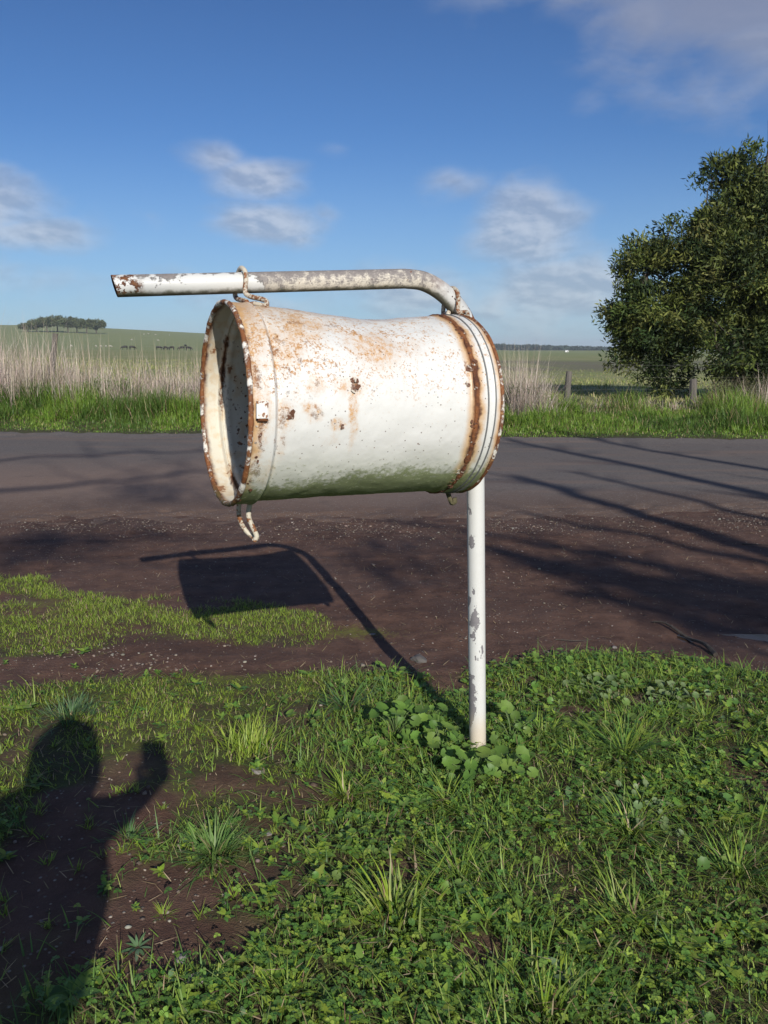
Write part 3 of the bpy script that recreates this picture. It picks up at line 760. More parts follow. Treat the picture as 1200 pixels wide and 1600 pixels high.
# ------------------------------------------------------------------ plant builders
def leaf_mat(name, transl=.25, rough=.55, spec=.35):
    m, b = material(name)
    c = attr('tint', 'Color'); P = coords('Object')
    n = noise(P, 30, 2, .5)
    hs = node('ShaderNodeHueSaturation'); E.nt.links.new(c.s, hs.inputs['Color'])
    E.plug(hs.inputs['Value'], n * .7 + 1.34)
    E.nt.links.new(hs.outputs[0], b.inputs['Base Color'])
    b.inputs['Roughness'].default_value = rough; b.inputs['Specular IOR Level'].default_value = spec
    t = node('ShaderNodeBsdfTranslucent'); E.nt.links.new(hs.outputs[0], t.inputs['Color'])
    mixn = node('ShaderNodeMixShader'); mixn.inputs[0].default_value = transl
    out = [n_ for n_ in E.nt.nodes if n_.type == 'OUTPUT_MATERIAL'][0]
    E.nt.links.new(b.outputs[0], mixn.inputs[1]); E.nt.links.new(t.outputs[0], mixn.inputs[2]); E.nt.links.new(mixn.outputs[0], out.inputs['Surface'])
    return m
M_LEAF = leaf_mat('green_leaf', .28, .5, .4)
M_DRY = leaf_mat('dry_stalk', .15, .8, .2)
M_TREELEAF = leaf_mat('tree_leaf', .18, .6, .25)
def bark_mat(name, a, b_):
    m, b = material(name); P = coords('Object'); x, y, z = sepv(P)
    n = noise(comb(x, y, z * .25), 22, 5, .65)
    finish(b, mixc(n, a, b_), .9, n, .02, .8); return m
M_BARK = bark_mat('rough_bark', (.035, .028, .022), (.12, .10, .08))
M_GREYWOOD = bark_mat('weathered_post_wood', (.06, .052, .045), (.20, .18, .155))

def ribbons(P, az, h, w, lean, bend, col, k=4, twist=0.0, colspread=.0, tipcol=None, rng=RNG):
    """grass blades: P (n,3) roots, az heading, h length, w width, lean initial angle from vertical, bend extra angle at the tip"""
    n = len(P); s = np.linspace(0, 1, k + 1)
    ang = lean[:, None] + bend[:, None] * s[None, :] ** 1.3
    seg = h[:, None] / k
    dx = np.concatenate([np.zeros((n, 1)), np.cumsum(np.sin(ang[:, :-1]) * seg, 1)], 1)
    dz = np.concatenate([np.zeros((n, 1)), np.cumsum(np.cos(ang[:, :-1]) * seg, 1)], 1)
    hx, hy = np.cos(az)[:, None], np.sin(az)[:, None]
    cx = P[:, 0:1] + dx * hx; cy = P[:, 1:2] + dx * hy; cz = P[:, 2:3] + dz
    wp = w[:, None] * (1 - s[None, :] ** 2.2) * (.65 + .5 * np.sin(np.pi * np.minimum(s + .15, 1)))[None, :] * .5 + .0002
    tw = az[:, None] + np.pi / 2 + twist * s[None, :] * (rng.random((n, 1)) - .5) * 2
    wx, wy = np.cos(tw) * wp, np.sin(tw) * wp
    L = np.stack([cx - wx, cy - wy, cz], -1); Rr = np.stack([cx + wx, cy + wy, cz], -1)
    V = np.stack([L, Rr], 2).reshape(-1, 3)
    base = (np.arange(n) * (k + 1) * 2)[:, None] + np.arange(k)[None, :] * 2
    F = np.stack([base, base + 1, base + 3, base + 2], -1).reshape(-1, 4)
    c = np.repeat(col[:, None, :], k + 1, 1)
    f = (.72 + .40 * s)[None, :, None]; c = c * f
    if tipcol is not None:
        q = (sst(.7, 1.0, s)[None, :, None] * (rng.random((n, 1, 1)) < .35)); c = c * (1 - q) + np.array(tipcol) * q
    C = np.repeat(c[:, :, None, :], 2, 2).reshape(-1, 3)
    return V, F, C
def instances(tv, tf, pos, yaw, tilt, tiltaz, scale, col, tc=None):
    """copies of a small leaf template (tv: (m,3), tf: quads)"""
    n = len(pos); m = len(tv)
    cy, sy = np.cos(yaw), np.sin(yaw)
    v = np.repeat(tv[None], n, 0) * scale[:, None, None]
    x = v[..., 0] * cy[:, None] - v[..., 1] * sy[:, None]; y = v[..., 0] * sy[:, None] + v[..., 1] * cy[:, None]; z = v[..., 2]
    # tilt about a horizontal axis
    ax, ay = np.cos(tiltaz)[:, None], np.sin(tiltaz)[:, None]; ct, st = np.cos(tilt)[:, None], np.sin(tilt)[:, None]
    along = x * ax + y * ay; perp_x = x - along * ax; perp_y = y - along * ay
    na = along * ct + z * st; nz = -along * st + z * ct
    V = np.stack([perp_x + na * ax, perp_y + na * ay, nz], -1) + pos[:, None, :]
    F = (tf[None] + (np.arange(n) * m)[:, None, None]).reshape(-1, tf.shape[1])
    C = np.repeat(col[:, None, :], m, 1)
    if tc is not None: C = C * tc[None, :, None]
    return V.reshape(-1, 3), F, C.reshape(-1, 3)
def merge(parts):
    Vs, Fs, Cs = [], [], []; o = 0
    for V, F, C in parts: Vs.append(V); Fs.append(F + o); Cs.append(C); o += len(V)
    return np.concatenate(Vs), np.concatenate(Fs), np.concatenate(Cs)

# leaf templates (all quads)
def tmpl_leaf(L=1.0, W=.5, fold=.12, k=5, lobe=0.0, start=0.0, droop=.15):
    s = np.linspace(0, 1, k + 1); v = []; 
    for t in s:
        w = W * .5 * (math.sin(math.pi * (t ** .8)) ** .8 if 0 < t < 1 else 0.02) * (1 + lobe * math.cos(t * 22))
        x = start + L * t; z = fold * 0 - droop * t * t
        v += [(x, -w, z + fold * w), (x, 0, z - .0), (x, w, z + fold * w)]
    f = []
    for i in range(k):
        a = i * 3; f += [(a, a + 1, a + 4, a + 3), (a + 1, a + 2, a + 5, a + 4)]
    return np.array(v, float), np.array(f)
def tmpl_clover():
    V = []; F = []
    for j in range(3):
        v, f = tmpl_leaf(1.0, .95, .35, 4, 0, .06, .12)
        a = j * 2 * math.pi / 3; c, s = math.cos(a), math.sin(a)
        w = v.copy(); w[:, 0] = v[:, 0] * c - v[:, 1] * s; w[:, 1] = v[:, 0] * s + v[:, 1] * c
        F.append(f + len(V) * 0 + sum(len(q) for q in V)); V.append(w)
    return np.concatenate(V), np.concatenate(F)
def tmpl_round(n=16, notch=.22, scallop=.10, cup=.20):
    """rounded, veined mallow leaf"""
    v = [(0, 0, 0)]
    for ring, rr in ((0, .55), (1, 1.0)):
        for k in range(n + 1):
            a = notch + (2 * math.pi - 2 * notch) * k / n
            r = rr * (1 + (scallop * math.cos(a * 8) if ring else 0)) * (1 - .10 * math.cos(a))
            v.append((-math.cos(a) * r, math.sin(a) * r, cup * rr * rr + .07 * rr * (k % 2)))
    f = [(0, 1 + k, 2 + k, 3 + k) for k in range(0, n, 2)]
    q = n + 2
    for k in range(n): f.append((1 + k, q + k, q + k + 1, 2 + k))
    return np.array(v, float), np.array(f)
T_CLOVER = tmpl_clover(); T_ROUND = tmpl_round(); T_OVAL = tmpl_leaf(1, .42, .2, 5); T_LOBED = tmpl_leaf(1, .46, .15, 9, .35); T_NARROW = tmpl_leaf(1, .20, .15, 5, 0, 0, .22); T_SPOON = tmpl_leaf(1, .6, .3, 5)
def fix_tri_quads(V, F, C):
    return V, F, C

def pick(colors, n, rng=RNG, jit=.18):
    c = np.array(colors)[rng.integers(0, len(colors), n)]
    return np.clip(c * (1 + (rng.random((n, 1)) - .5) * 2 * jit) * (1 + (rng.random((n, 3)) - .5) * .12), 0, 1)
def scatter(x0, x1, y0, y1, n, rng=RNG): return rng.uniform(x0, x1, n), rng.uniform(y0, y1, n)
def visible(x, y, z=0.0, pad=60):
    px, py = project(x, y, z); return (px > -pad) & (px < 1200 + pad) & (py < 1600 + pad * 2) & (y > .5)

LIME = [(.170, .240, .024), (.140, .205, .020), (.205, .260, .036), (.115, .175, .022), (.150, .190, .040)]
MID = [(.145, .205, .028), (.108, .180, .028), (.170, .232, .040)]
DEEP = [(.074, .145, .026), (.060, .122, .027), (.098, .165, .030)]
BLUEG = [(.075, .135, .055), (.090, .145, .070)]
PALE = [(.20, .24, .07), (.17, .22, .06)]
STRAW = [(.26, .20, .11), (.32, .25, .15), (.19, .14, .08), (.12, .07, .045)]

def near_cover():
    """short turf, clover and mixed weeds on this side of the road"""
    parts = []; rng = np.random.default_rng(5)
    # ---- turf blades
    x, y = scatter(-2.6, 2.7, 1.15, 5.6, 430000, rng); ok = visible(x, y); x, y = x[ok], y[ok]
    g, s = grass_mask(x, y)
    herb = sst(.45, .60, fbm(x, y, 2.2, 91, 3) + .22 * sst(-.2, .6, x) * (y < 3.3) - .30 * sst(.1, -.3, x) * sst(2.2, 2.5, y))   # where broad leaves take over
    p = np.clip(g * (1 - .35 * herb) * (.40 + .9 * fbm(x, y, 9, 33, 2)) * (.15 + .85 * sst(.25, .8, g)) + s * 1.2, 0, 1)
    p = p * np.where((x < .1) & (y < 4.0), .25 + .75 * sst(.36, .54, fbm(x, y, 5.5, 610, 4)), 1)
    p = np.where(y > 3.0, p * 1.0, p * .62)
    k = rng.random(len(x)) < p; x, y, s, g, herb = x[k], y[k], s[k], g[k], herb[k]
    n = len(x); z = ground_z(x, y)
    lime = (s > .15) | ((x < -.1) & (y > 2.35)) | (fbm(x, y, 1.6, 55, 2) + .1 * rng.normal(0, 1, len(x)) > .68) | (np.interp(x, BFw[:, 0], BFw[:, 1]) - y < .3)
    col = np.where(lime[:, None], pick(LIME, n, rng), pick(MID + DEEP, n, rng))
    stw = rng.random(n) < .10; col[stw] = pick(STRAW, int(stw.sum()), rng)
    hh = rng.uniform(.010, .042, n) * np.where(lime, .85, 1.45) * (.7 + .6 * fbm(x, y, 3, 88, 2))
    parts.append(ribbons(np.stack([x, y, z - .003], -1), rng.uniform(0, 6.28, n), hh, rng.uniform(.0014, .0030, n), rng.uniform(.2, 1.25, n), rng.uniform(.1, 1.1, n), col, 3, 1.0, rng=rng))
    print('turf', n)
    # ---- longer blades, mixed
    x, y = scatter(-2.3, 2.5, 1.15, 3.9, 42000, rng); ok = visible(x, y); x, y = x[ok], y[ok]; g, s = grass_mask(x, y)
    k = rng.random(len(x)) < g * sst(.38, .60, fbm(x, y, 3.5, 19, 3)) * (.35 + .65 * sst(-.6, .2, x)); x, y = x[k], y[k]; n = len(x)
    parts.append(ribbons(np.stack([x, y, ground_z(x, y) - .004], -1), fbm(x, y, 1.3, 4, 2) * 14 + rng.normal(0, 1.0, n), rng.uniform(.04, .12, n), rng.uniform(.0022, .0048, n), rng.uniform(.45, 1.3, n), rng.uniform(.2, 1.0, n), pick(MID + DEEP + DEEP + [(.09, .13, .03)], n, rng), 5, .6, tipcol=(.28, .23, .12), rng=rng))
    print('long', n)
    # ---- clover
    x, y = scatter(-2.2, 2.5, 1.15, 3.7, 70000, rng); ok = visible(x, y); x, y = x[ok], y[ok]; g, s = grass_mask(x, y)
    q = sst(.50, .62, fbm(x, y, 2.4, 123, 3) + .50 * patch(730, 1260, 300, 200)(x, y) + .30 * patch(300, 1560, 420, 110)(x, y) + .25 * patch(850, 1580, 400, 130)(x, y) + .28 * patch(800, 1050, 190, 30)(x, y) + .2 * patch(560, 1180, 160, 60)(x, y) + .25 * patch(1000, 1250, 300, 220)(x, y))
    k = rng.random(len(x)) < q * g * .50 * (.35 + .65 * sst(.35, .55, fbm(x, y, 5, 210, 3))) * (1 - .9 * sst(.15, -.2, x) * sst(2.15, 2.4, y)); x, y = x[k], y[k]; n = len(x); z = ground_z(x, y)
    hgt = rng.uniform(.006, .05, n); scale = rng.uniform(.005, .0125, n)
    parts.append(instances(*T_CLOVER, np.stack([x, y, z + hgt], -1), rng.uniform(0, 6.28, n), rng.normal(0, .32, n), rng.uniform(0, 6.28, n), scale, pick(MID + DEEP + DEEP + [(.05, .12, .02)], n, rng)))
    parts.append(ribbons(np.stack([x, y, z - .002], -1), rng.uniform(0, 6.28, n), hgt, np.full(n, .0014), np.full(n, .02), np.full(n, .05), pick([(.07, .12, .03)], n, rng), 2, rng=rng))
    print('clover', n)
    # ---- small broad leaves in flat rosettes
    x, y = scatter(-2.2, 2.5, 1.15, 3.75, 5200, rng); ok = visible(x, y); x, y = x[ok], y[ok]; g, s = grass_mask(x, y)
    k = rng.random(len(x)) < np.clip(g, .05, 1) * sst(.38, .55, fbm(x, y, 1.9, 300, 3)) * (1 - .85 * sst(.15, -.2, x) * sst(2.15, 2.4, y)); x, y = x[k], y[k]
    for T, cols, sc, L, cnt in ((T_OVAL, MID + [(.11, .16, .045)], (.014, .034), .3, 6), (T_LOBED, DEEP + MID, (.022, .05), .35, 7), (T_SPOON, MID + BLUEG, (.010, .024), .4, 9), (T_SPOON, DEEP + LIME, (.008, .02), .5, 8), (T_OVAL, DEEP, (.012, .026), .5, 6)):
        sel = rng.random(len(x)) < .42; xs, ys = np.repeat(x[sel], cnt), np.repeat(y[sel], cnt); n = len(xs)
        yaw = np.tile(np.arange(cnt) * 2.399, len(xs) // cnt) + rng.normal(0, .35, n); sc_ = np.repeat(rng.uniform(*sc, n // cnt), cnt) * rng.uniform(.6, 1.1, n)
        z = ground_z(xs, ys) + rng.uniform(.003, .02, n)
        parts.append(instances(*T, np.stack([xs, ys, z], -1), yaw, -rng.uniform(.05, .75, n), yaw, sc_, pick(cols, n, rng)))
    # ---- round leaves with scalloped edge
    x, y = scatter(-.6, 2.4, 1.2, 3.7, 2600, rng); ok = visible(x, y); x, y = x[ok], y[ok]; g, s = grass_mask(x, y)
    k = rng.random(len(x)) < g * sst(.50, .66, fbm(x, y, 2.6, 700, 3) + .25 * patch(1040, 1090, 160, 50)(x, y) + .2 * patch(1000, 1260, 160, 60)(x, y)) * .45; x, y = x[k], y[k]; n = len(x)
    hz = rng.uniform(.01, .05, n)
    parts.append(instances(*T_ROUND, np.stack([x, y, ground_z(x, y) + hz], -1), rng.uniform(0, 6.28, n), rng.normal(.35, .35, n), -math.pi / 2 + .29 + rng.normal(0, .9, n), rng.uniform(.008, .019, n), pick(DEEP + [(.095, .15, .035)], n, rng)))
    # ---- sprigs on the bare soil
    x, y = scatter(-2.2, 1.2, 1.3, 3.3, 330, rng)
    xs, ys = np.repeat(x, 14), np.repeat(y, 14); n = len(xs); xs = xs + rng.normal(0, .006, n); ys = ys + rng.normal(0, .006, n)
    parts.append(ribbons(np.stack([xs, ys, ground_z(xs, ys) - .003], -1), rng.uniform(0, 6.28, n), rng.uniform(.015, .05, n), rng.uniform(.0018, .0032, n), rng.uniform(.3, 1.2, n), rng.uniform(0, .7, n), pick(LIME + MID, n, rng), 3, rng=rng))
    V, F, C = merge(parts)
    o = link('turf_and_clover', np_mesh('turf_and_clover', V, F, C), None, M_LEAF)
    tag(o, kind='stuff', label='short turf, clover and mixed weeds covering the near verge', cat='grass')
    # ---- dead stalks and straw bits
    x, y = scatter(-2.6, 3.2, 1.2, 7.5, 9000, rng); ok = visible(x, y) & (rng.random(9000) < np.where(y < 3.6, 1, .3)); x, y = x[ok], y[ok]; n = len(x)
    V, F, C = ribbons(np.stack([x, y, ground_z(x, y) + .004 + .03 * (grass_mask(x, y)[0] > .5)], -1), rng.uniform(0, 6.28, n), rng.uniform(.01, .06, n), rng.uniform(.0012, .003, n), rng.uniform(1.15, 1.62, n), rng.uniform(-.1, .1, n), pick(STRAW, n, rng), 3, rng=rng)
    o = link('straw_litter', np_mesh('straw_litter', V, F, C), None, M_DRY); tag(o, kind='stuff', label='scattered bits of dry straw on the soil and turf', cat='straw')
near_cover()

# ------------------------------------------------------------------ gravel
def stone_template(seed):
    rnd = random.Random(seed); bm = bmesh.new(); bmesh.ops.create_icosphere(bm, subdivisions=1, radius=1)
    for v in bm.verts: v.co = v.co * rnd.uniform(.7, 1.15)
    bmesh.ops.scale(bm, vec=(1, .8, .55), verts=bm.verts)
    v = np.array([tuple(q.co) for q in bm.verts]); f = np.array([[q.index for q in p.verts] for p in bm.faces]); bm.free(); return v, f
def gravel():
    rng = np.random.default_rng(21); parts = []
    x, y = scatter(-4.2, 5.5, 1.3, 9.0, 60000, rng); ok = visible(x, y); x, y = x[ok], y[ok]; g, s = grass_mask(x, y)
    near = np.abs(y - road_near(x)); q = .10 + .30 * (y < 3.2) + .75 * np.exp(-((y - road_near(x) + .55) / .5) ** 2) + 2.2 * patch(150, 1035, 330, 40)(x, y) + .8 * patch(1120, 790, 240, 40)(x, y) + .35 * patch(860, 830, 300, 70)(x, y)
    q = 1.35 * q * (.3 + 1.3 * sst(.40, .65, fbm(x, y, 1.8, 444, 3))) * (1 - .9 * np.clip(g + s, 0, 1)) * np.where(y > road_near(x) + .35, .10, 1)
    k = rng.random(len(x)) < q * .42; x, y = x[k], y[k]
    for t in range(4):
        sel = np.arange(len(x)) % 4 == t; n = int(sel.sum()); sc = np.exp(rng.normal(math.log(.0052), .42, n)); sc = np.clip(sc, .0025, .020)
        tv, tf = stone_template(t)
        z = ground_z(x[sel], y[sel]) + sc * .15 + .010 * (y[sel] > road_near(x[sel]))
        col = pick([(.16, .125, .10), (.20, .17, .14), (.12, .085, .065), (.27, .24, .20), (.10, .065, .05), (.20, .15, .12)], n, rng)
        parts.append(instances(tv, tf, np.stack([x[sel], y[sel], z], -1), rng.uniform(0, 6.28, n), rng.normal(0, .25, n), rng.uniform(0, 6.28, n), sc, col))
    V, F, C = merge(parts); print('stones', len(V) // 12)
    m, b = material('gravel_stone'); finish(b, attr('tint', 'Color'), .85)
    o = link('gravel', np_mesh('gravel', V, F, C), None, m, smooth=False); tag(o, kind='stuff', label='loose gravel on the dirt shoulder', cat='gravel')
    # a few single stones one could pick up
    for i, (px, py, r, lab) in enumerate([(305, 1541, .020, 'pale flat stone on the bare soil, lowest in the frame'), (284, 1500, .016, 'small grey stone beside a shadow on the bare soil'), (404, 1406 - 204, .022, 'light stone on mossy soil right of the head shadow'), (419, 1299, .010, 'tiny white pebble on soil beside the arm shadow'),
                              (655, 1030, .040, 'flat grey stone in the dirt left of the post'), (582, 1398 - 410, .012, 'small pale stone on the moss patch'), (960, 1010, .014, 'white pebble at the edge of the dirt near the puddle')]):
        p = ground_pt(px, py); rnd = random.Random(i + 50); bm = bmesh.new(); bmesh.ops.create_icosphere(bm, subdivisions=3, radius=r)
        for v in bm.verts:
            q = v.co / r; v.co *= 1 + .22 * math.sin(q.x * 3 + i) * math.cos(q.y * 4 + i) + .08 * math.sin(q.z * 9 + q.x * 7)
        bmesh.ops.scale(bm, vec=(1.15, .8, .42), verts=bm.verts)
        mm, b = material('pebble_surface'); P = coords('Object'); n1 = noise(P, 60, 4, .6); k = .6 if i != 4 else .3
        finish(b, mixc(n1, (.22 * k, .19 * k, .17 * k), (.55 * k, .51 * k, .47 * k)), .85, n1, .003, .8)
        o = obj_bm('stone', bm, None, mm); z = float(ground_z(np.array([p[0]]), np.array([p[1]]))[0]); o.location = (p[0], p[1], z + r * .12); o.rotation_euler = (0, 0, i * 1.3)
        tag(o, lab, 'stone', 'stones lying on the soil')
gravel()

# ------------------------------------------------------------------ single plants near the post
def tussock(px, py, n, hr, wr, cols, label, spread=.035, lean=(.15, 1.25), bend=(.2, .9), bias=None, seed=0, tip=None, cat='grass tuft'):
    rng = np.random.default_rng(900 + seed); p = ground_pt(px, py); n = int(n * 1.35); hr = (hr[0] * .6, hr[1] * .80); wr = (wr[0] * .8, wr[1] * .8); bend = (bend[0] + .1, bend[1] + .35)
    z0 = float(ground_z(np.array([p[0]]), np.array([p[1]]))[0])
    parts = []
    for cc, frac in ((cols, 1.0), (STRAW, .09)):
        k = int(n * frac); r = np.abs(rng.normal(0, spread, k)); a = rng.uniform(0, 6.28, k)
        P = np.stack([r * np.cos(a), r * np.sin(a), np.full(k, -.006)], -1)
        az = a + rng.normal(0, .5, k)
        if bias is not None: az = np.where(rng.random(k) < .55, bias + rng.normal(0, .5, k), az)
        h = rng.uniform(*hr, k) * (1 if frac == 1 else .7)
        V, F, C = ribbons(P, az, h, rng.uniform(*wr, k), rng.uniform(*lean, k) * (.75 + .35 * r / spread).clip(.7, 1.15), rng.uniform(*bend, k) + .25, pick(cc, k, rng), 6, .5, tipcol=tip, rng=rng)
        parts.append((V, F, C))
    o = link('grass_tussock', np_mesh('grass_tussock', *merge(parts)), None, M_LEAF); o.location = (p[0], p[1], z0); tag(o, label, cat, 'grass tussocks on the near verge')
TUS = [
 (392, 1165, 240, (.07, .17), (.0035, .006), LIME + [(.20, .26, .05), (.17, .235, .03)], 'bright yellow-green grass tussock left of the post', .055, (.1, .9), (.1, .6), 1.3, 1),
 (335, 1335, 230, (.08, .18), (.0035, .006), [(.085, .15, .035), (.06, .12, .03), (.11, .17, .05)], 'wide green grass tussock on bare soil right of the shadow', .045, (.3, 1.3), (.1, .6), None, 2),
 (112, 1118, 170, (.07, .15), (.003, .005), BLUEG + [(.06, .12, .04)], 'blue-green grass tussock just above the head shadow', .06, (.3, 1.2), (.2, .8), None, 3),
 (545, 1105, 110, (.10, .22), (.004, .008), DEEP + BLUEG, 'dark green broad-bladed tussock left of the mallow leaves', .04, (.4, 1.3), (.2, .8), None, 4),
 (850, 1150, 130, (.08, .2), (.003, .006), DEEP + MID, 'dark grass tussock just right of the post foot', .045, (.4, 1.2), (.3, .9), None, 5),
 (975, 1175, 200, (.10, .25), (.0035, .0065), DEEP + MID, 'large dark green tussock with long arching blades at right', .06, (.4, 1.3), (.3, 1.0), None, 6),
 (700, 1250, 120, (.08, .2), (.003, .006), DEEP + MID, 'dark tussock sprawling below the mallow leaves', .05, (.5, 1.3), (.3, .9), None, 7),
 (985, 1300, 170, (.09, .22), (.003, .006), DEEP + MID, 'dark green tussock beside the silvery round leaves', .06, (.5, 1.4), (.3, .9), None, 8),
 (615, 1430, 85, (.09, .20), (.005, .009), PALE + LIME, 'pale upright grass tuft at lower middle', .065, (.05, .9), (.1, .5), None, 9),
 (850, 1585, 70, (.09, .18), (.004, .008), PALE + LIME, 'pale upright grass tuft at the bottom edge', .065, (.05, .9), (.1, .5), None, 10),
 (720, 1370, 150, (.08, .2), (.003, .0055), MID + DEEP, 'mid green tussock at centre of the lower right turf', .08, (.5, 1.3), (.3, .9), None, 11),
 (1150, 1370, 150, (.08, .22), (.003, .006), MID + DEEP, 'spreading tussock near the right edge of the turf', .08, (.4, 1.3), (.3, .9), None, 12),
 (1100, 1120, 120, (.06, .16), (.003, .005), DEEP + MID, 'small dark tussock near the puddle side of the turf', .07, (.4, 1.3), (.3, .9), None, 13),
 (540, 1240, 90, (.08, .19), (.004, .007), MID + LIME, 'green tuft on the edge of the bare soil', .04, (.4, 1.3), (.2, .8), None, 14),
 (255, 1425, 40, (.03, .07), (.002, .004), LIME + MID, 'small bright grass sprig on bare soil', .012, (.4, 1.3), (.1, .6), None, 15),
 (365, 1400, 40, (.04, .09), (.002, .004), LIME + MID, 'narrow-bladed sprig below the wide tussock', .016, (.4, 1.3), (.1, .6), None, 16),
 (200, 1310, 60, (.06, .12), (.003, .005), BLUEG + DEEP, 'small tuft inside the shadow of the arm', .03, (.4, 1.3), (.1, .6), None, 17),
 (990, 1430, 110, (.08, .18), (.003, .006), MID + PALE, 'light green tuft in the lower right turf', .06, (.4, 1.3), (.2, .8), None, 18),
 (450, 1555, 110, (.05, .12), (.003, .005), MID + LIME, 'low tuft at the bottom middle', .05, (.4, 1.3), (.2, .8), None, 19),
]
for (px, py, n, hr, wr, cols, lab, sp, ln, bd, bias, sd) in TUS: tussock(px, py, n, hr, wr, cols, lab, sp, ln, bd, bias, sd, tip=(.26, .22, .10))

def mallow(px, py, leaves, label, seed, size=(.014, .036), cols=((.080, .145, .026), (.105, .170, .034), (.065, .120, .024)), hr=(.03, .14), spread=.10):
    rng = np.random.default_rng(40 + seed); p = ground_pt(px, py); leaves = int(leaves * 1.5); size = (size[0] * .8, size[1] * .82); z0 = float(ground_z(np.array([p[0]]), np.array([p[1]]))[0])
    root_o = empty('mallow_plant', (p[0], p[1], z0), 0, label, 'weed', 'round-leaved mallow plants')
    a = np.arange(leaves) * 2.399 + rng.normal(0, .3, leaves); r = spread * np.sqrt((np.arange(leaves) + .5) / leaves) * rng.uniform(.7, 1.2, leaves)
    h = rng.uniform(*hr, leaves) * (1.1 - .5 * r / spread); pos = np.stack([r * np.cos(a), r * np.sin(a), h], -1); sc = rng.uniform(*size, leaves)
    # leaves lean outwards and face the light
    V, F, C = instances(*T_ROUND, pos, a, rng.uniform(.15, .85, leaves), np.full(leaves, math.atan2(SUN_VEC[1], SUN_VEC[0])) + rng.normal(0, .8, leaves), sc, pick(list(cols), leaves, rng))
    link('leaves', np_mesh('leaves', V, F, C), root_o, M_LEAF)
    parts = []
    bms = []
    for i in range(leaves):
        q = pos[i]; bms.append(tube([(0, 0, -.005), (q[0] * .45, q[1] * .45, q[2] * .65), (q[0], q[1], q[2])], [.0022, .0018, .0014], 6))
    mS, b = material('pale_green_stem'); finish(b, (.10, .15, .045), .6)
    obj_bm('stems', join(bms), root_o, mS)
for a in [(618, 1150, 15, 'mallow with broad pale leaves left of the post', 1), (690, 1175, 16, 'mallow leaves growing at the left foot of the post', 2), (735, 1215, 14, 'mallow directly in front of the post foot', 3), (800, 1155, 7, 'mallow with one large round leaf right of the post', 4),
          (665, 1130, 9, 'upright mallow behind the others near the pole shadow', 5), (790, 1215, 12, 'low mallow right of the post among clover', 6)]: mallow(*a)
for a in [(1000, 1270, 16, 'silvery round-leaved weed at right of the turf', 7), (1050, 1095, 16, 'dusty grey-green rounded weed by the right edge of turf', 8), (930, 1080, 14, 'rounded weed near the bank top right of the post', 9)]:
    mallow(*a, size=(.011, .022), cols=((.09, .13, .05), (.12, .16, .07)), hr=(.02, .07), spread=.13)

def rosette(px, py, T, cnt, L, cols, label, seed, up=(.1, .6)):
    rng = np.random.default_rng(70 + seed); p = ground_pt(px, py); z0 = float(ground_z(np.array([p[0]]), np.array([p[1]]))[0])
    yaw = np.arange(cnt) * 2.399 + rng.normal(0, .2, cnt)
    V, F, C = instances(*T, np.stack([np.cos(yaw) * .004, np.sin(yaw) * .004, np.full(cnt, .004)], -1), yaw, -rng.uniform(*up, cnt), yaw, rng.uniform(L * .6, L, cnt), pick(cols, cnt, rng))
    o = link('leafy_rosette', np_mesh('leafy_rosette', V, F, C), None, M_LEAF); o.location = (p[0], p[1], z0); tag(o, label, 'weed', 'broad-leaved rosettes')
for a in [(515, 1450, T_LOBED, 12, .075, DEEP + MID, 'toothed dark rosette left of the pale upright grass', 1), (560, 1320, T_OVAL, 10, .06, MID, 'oval-leaved rosette in the middle of the turf', 2), (110, 1560, T_OVAL, 12, .08, DEEP, 'oval-leaved rosette in the bottom left corner', 3), (700, 1520, T_LOBED, 12, .07, MID, 'toothed rosette beside bare soil at bottom', 4),
          (900, 1530, T_OVAL, 10, .08, MID + BLUEG, 'oval rosette right of the bottom pale tuft', 5), (215, 1480, T_NARROW, 12, .05, BLUEG, 'thin-leaved rosette at the shadow edge', 6), (1165, 1450, T_OVAL, 10, .07, MID, 'broad oval leaves at the right edge', 7), (620, 1255, T_LOBED, 10, .07, DEEP + MID, 'toothed rosette left of the dark sprawling tussock', 8), (30, 1110, T_OVAL, 9, .09, MID, 'long-leaved rosette at the left edge', 9),
          (500, 1340, T_SPOON, 16, .05, MID, 'spoon-leaved rosette on soil at centre', 10), (410, 1500, T_LOBED, 14, .07, MID, 'toothed rosette among the clover below the bare soil', 11), (890, 1250, T_OVAL, 10, .06, BLUEG + MID, 'oval rosette between clover and dark tussock', 12), (1060, 1480, T_LOBED, 12, .08, MID, 'toothed rosette in the lower right turf', 13)]: rosette(*a)

# fallen stick by the puddle
def stick(pxs, r, label):
    pts = []
    for i, (px, py) in enumerate(pxs):
        p = ground_pt(px, py); pts.append((p[0], p[1], float(ground_z(np.array([p[0]]), np.array([p[1]]))[0]) + r * .9 + (.012 if i % 2 else 0)))
    q = smooth_path(pts, 4); o = obj_bm('fallen_stick', tube(q, [r * (1 - .6 * i / len(q)) for i in range(len(q))], 8, jitter=.15), None, M_BARK); tag(o, label, 'stick', 'fallen sticks')
stick([(1118, 1024), (1100, 1008), (1075, 990), (1040, 974), (1020, 970)], .011, 'dark fallen stick lying beside the puddle')
stick([(868, 998), (900, 1003), (925, 998)], .003, 'thin pale twig on the dirt right of the post')
stick([(440, 1590), (418, 1570), (400, 1555)], .003, 'thin reddish twig at the bottom of the turf')
stick([(1160, 848), (1200, 854), (1230, 852)], .004, 'thin twig on the dirt at the right edge')

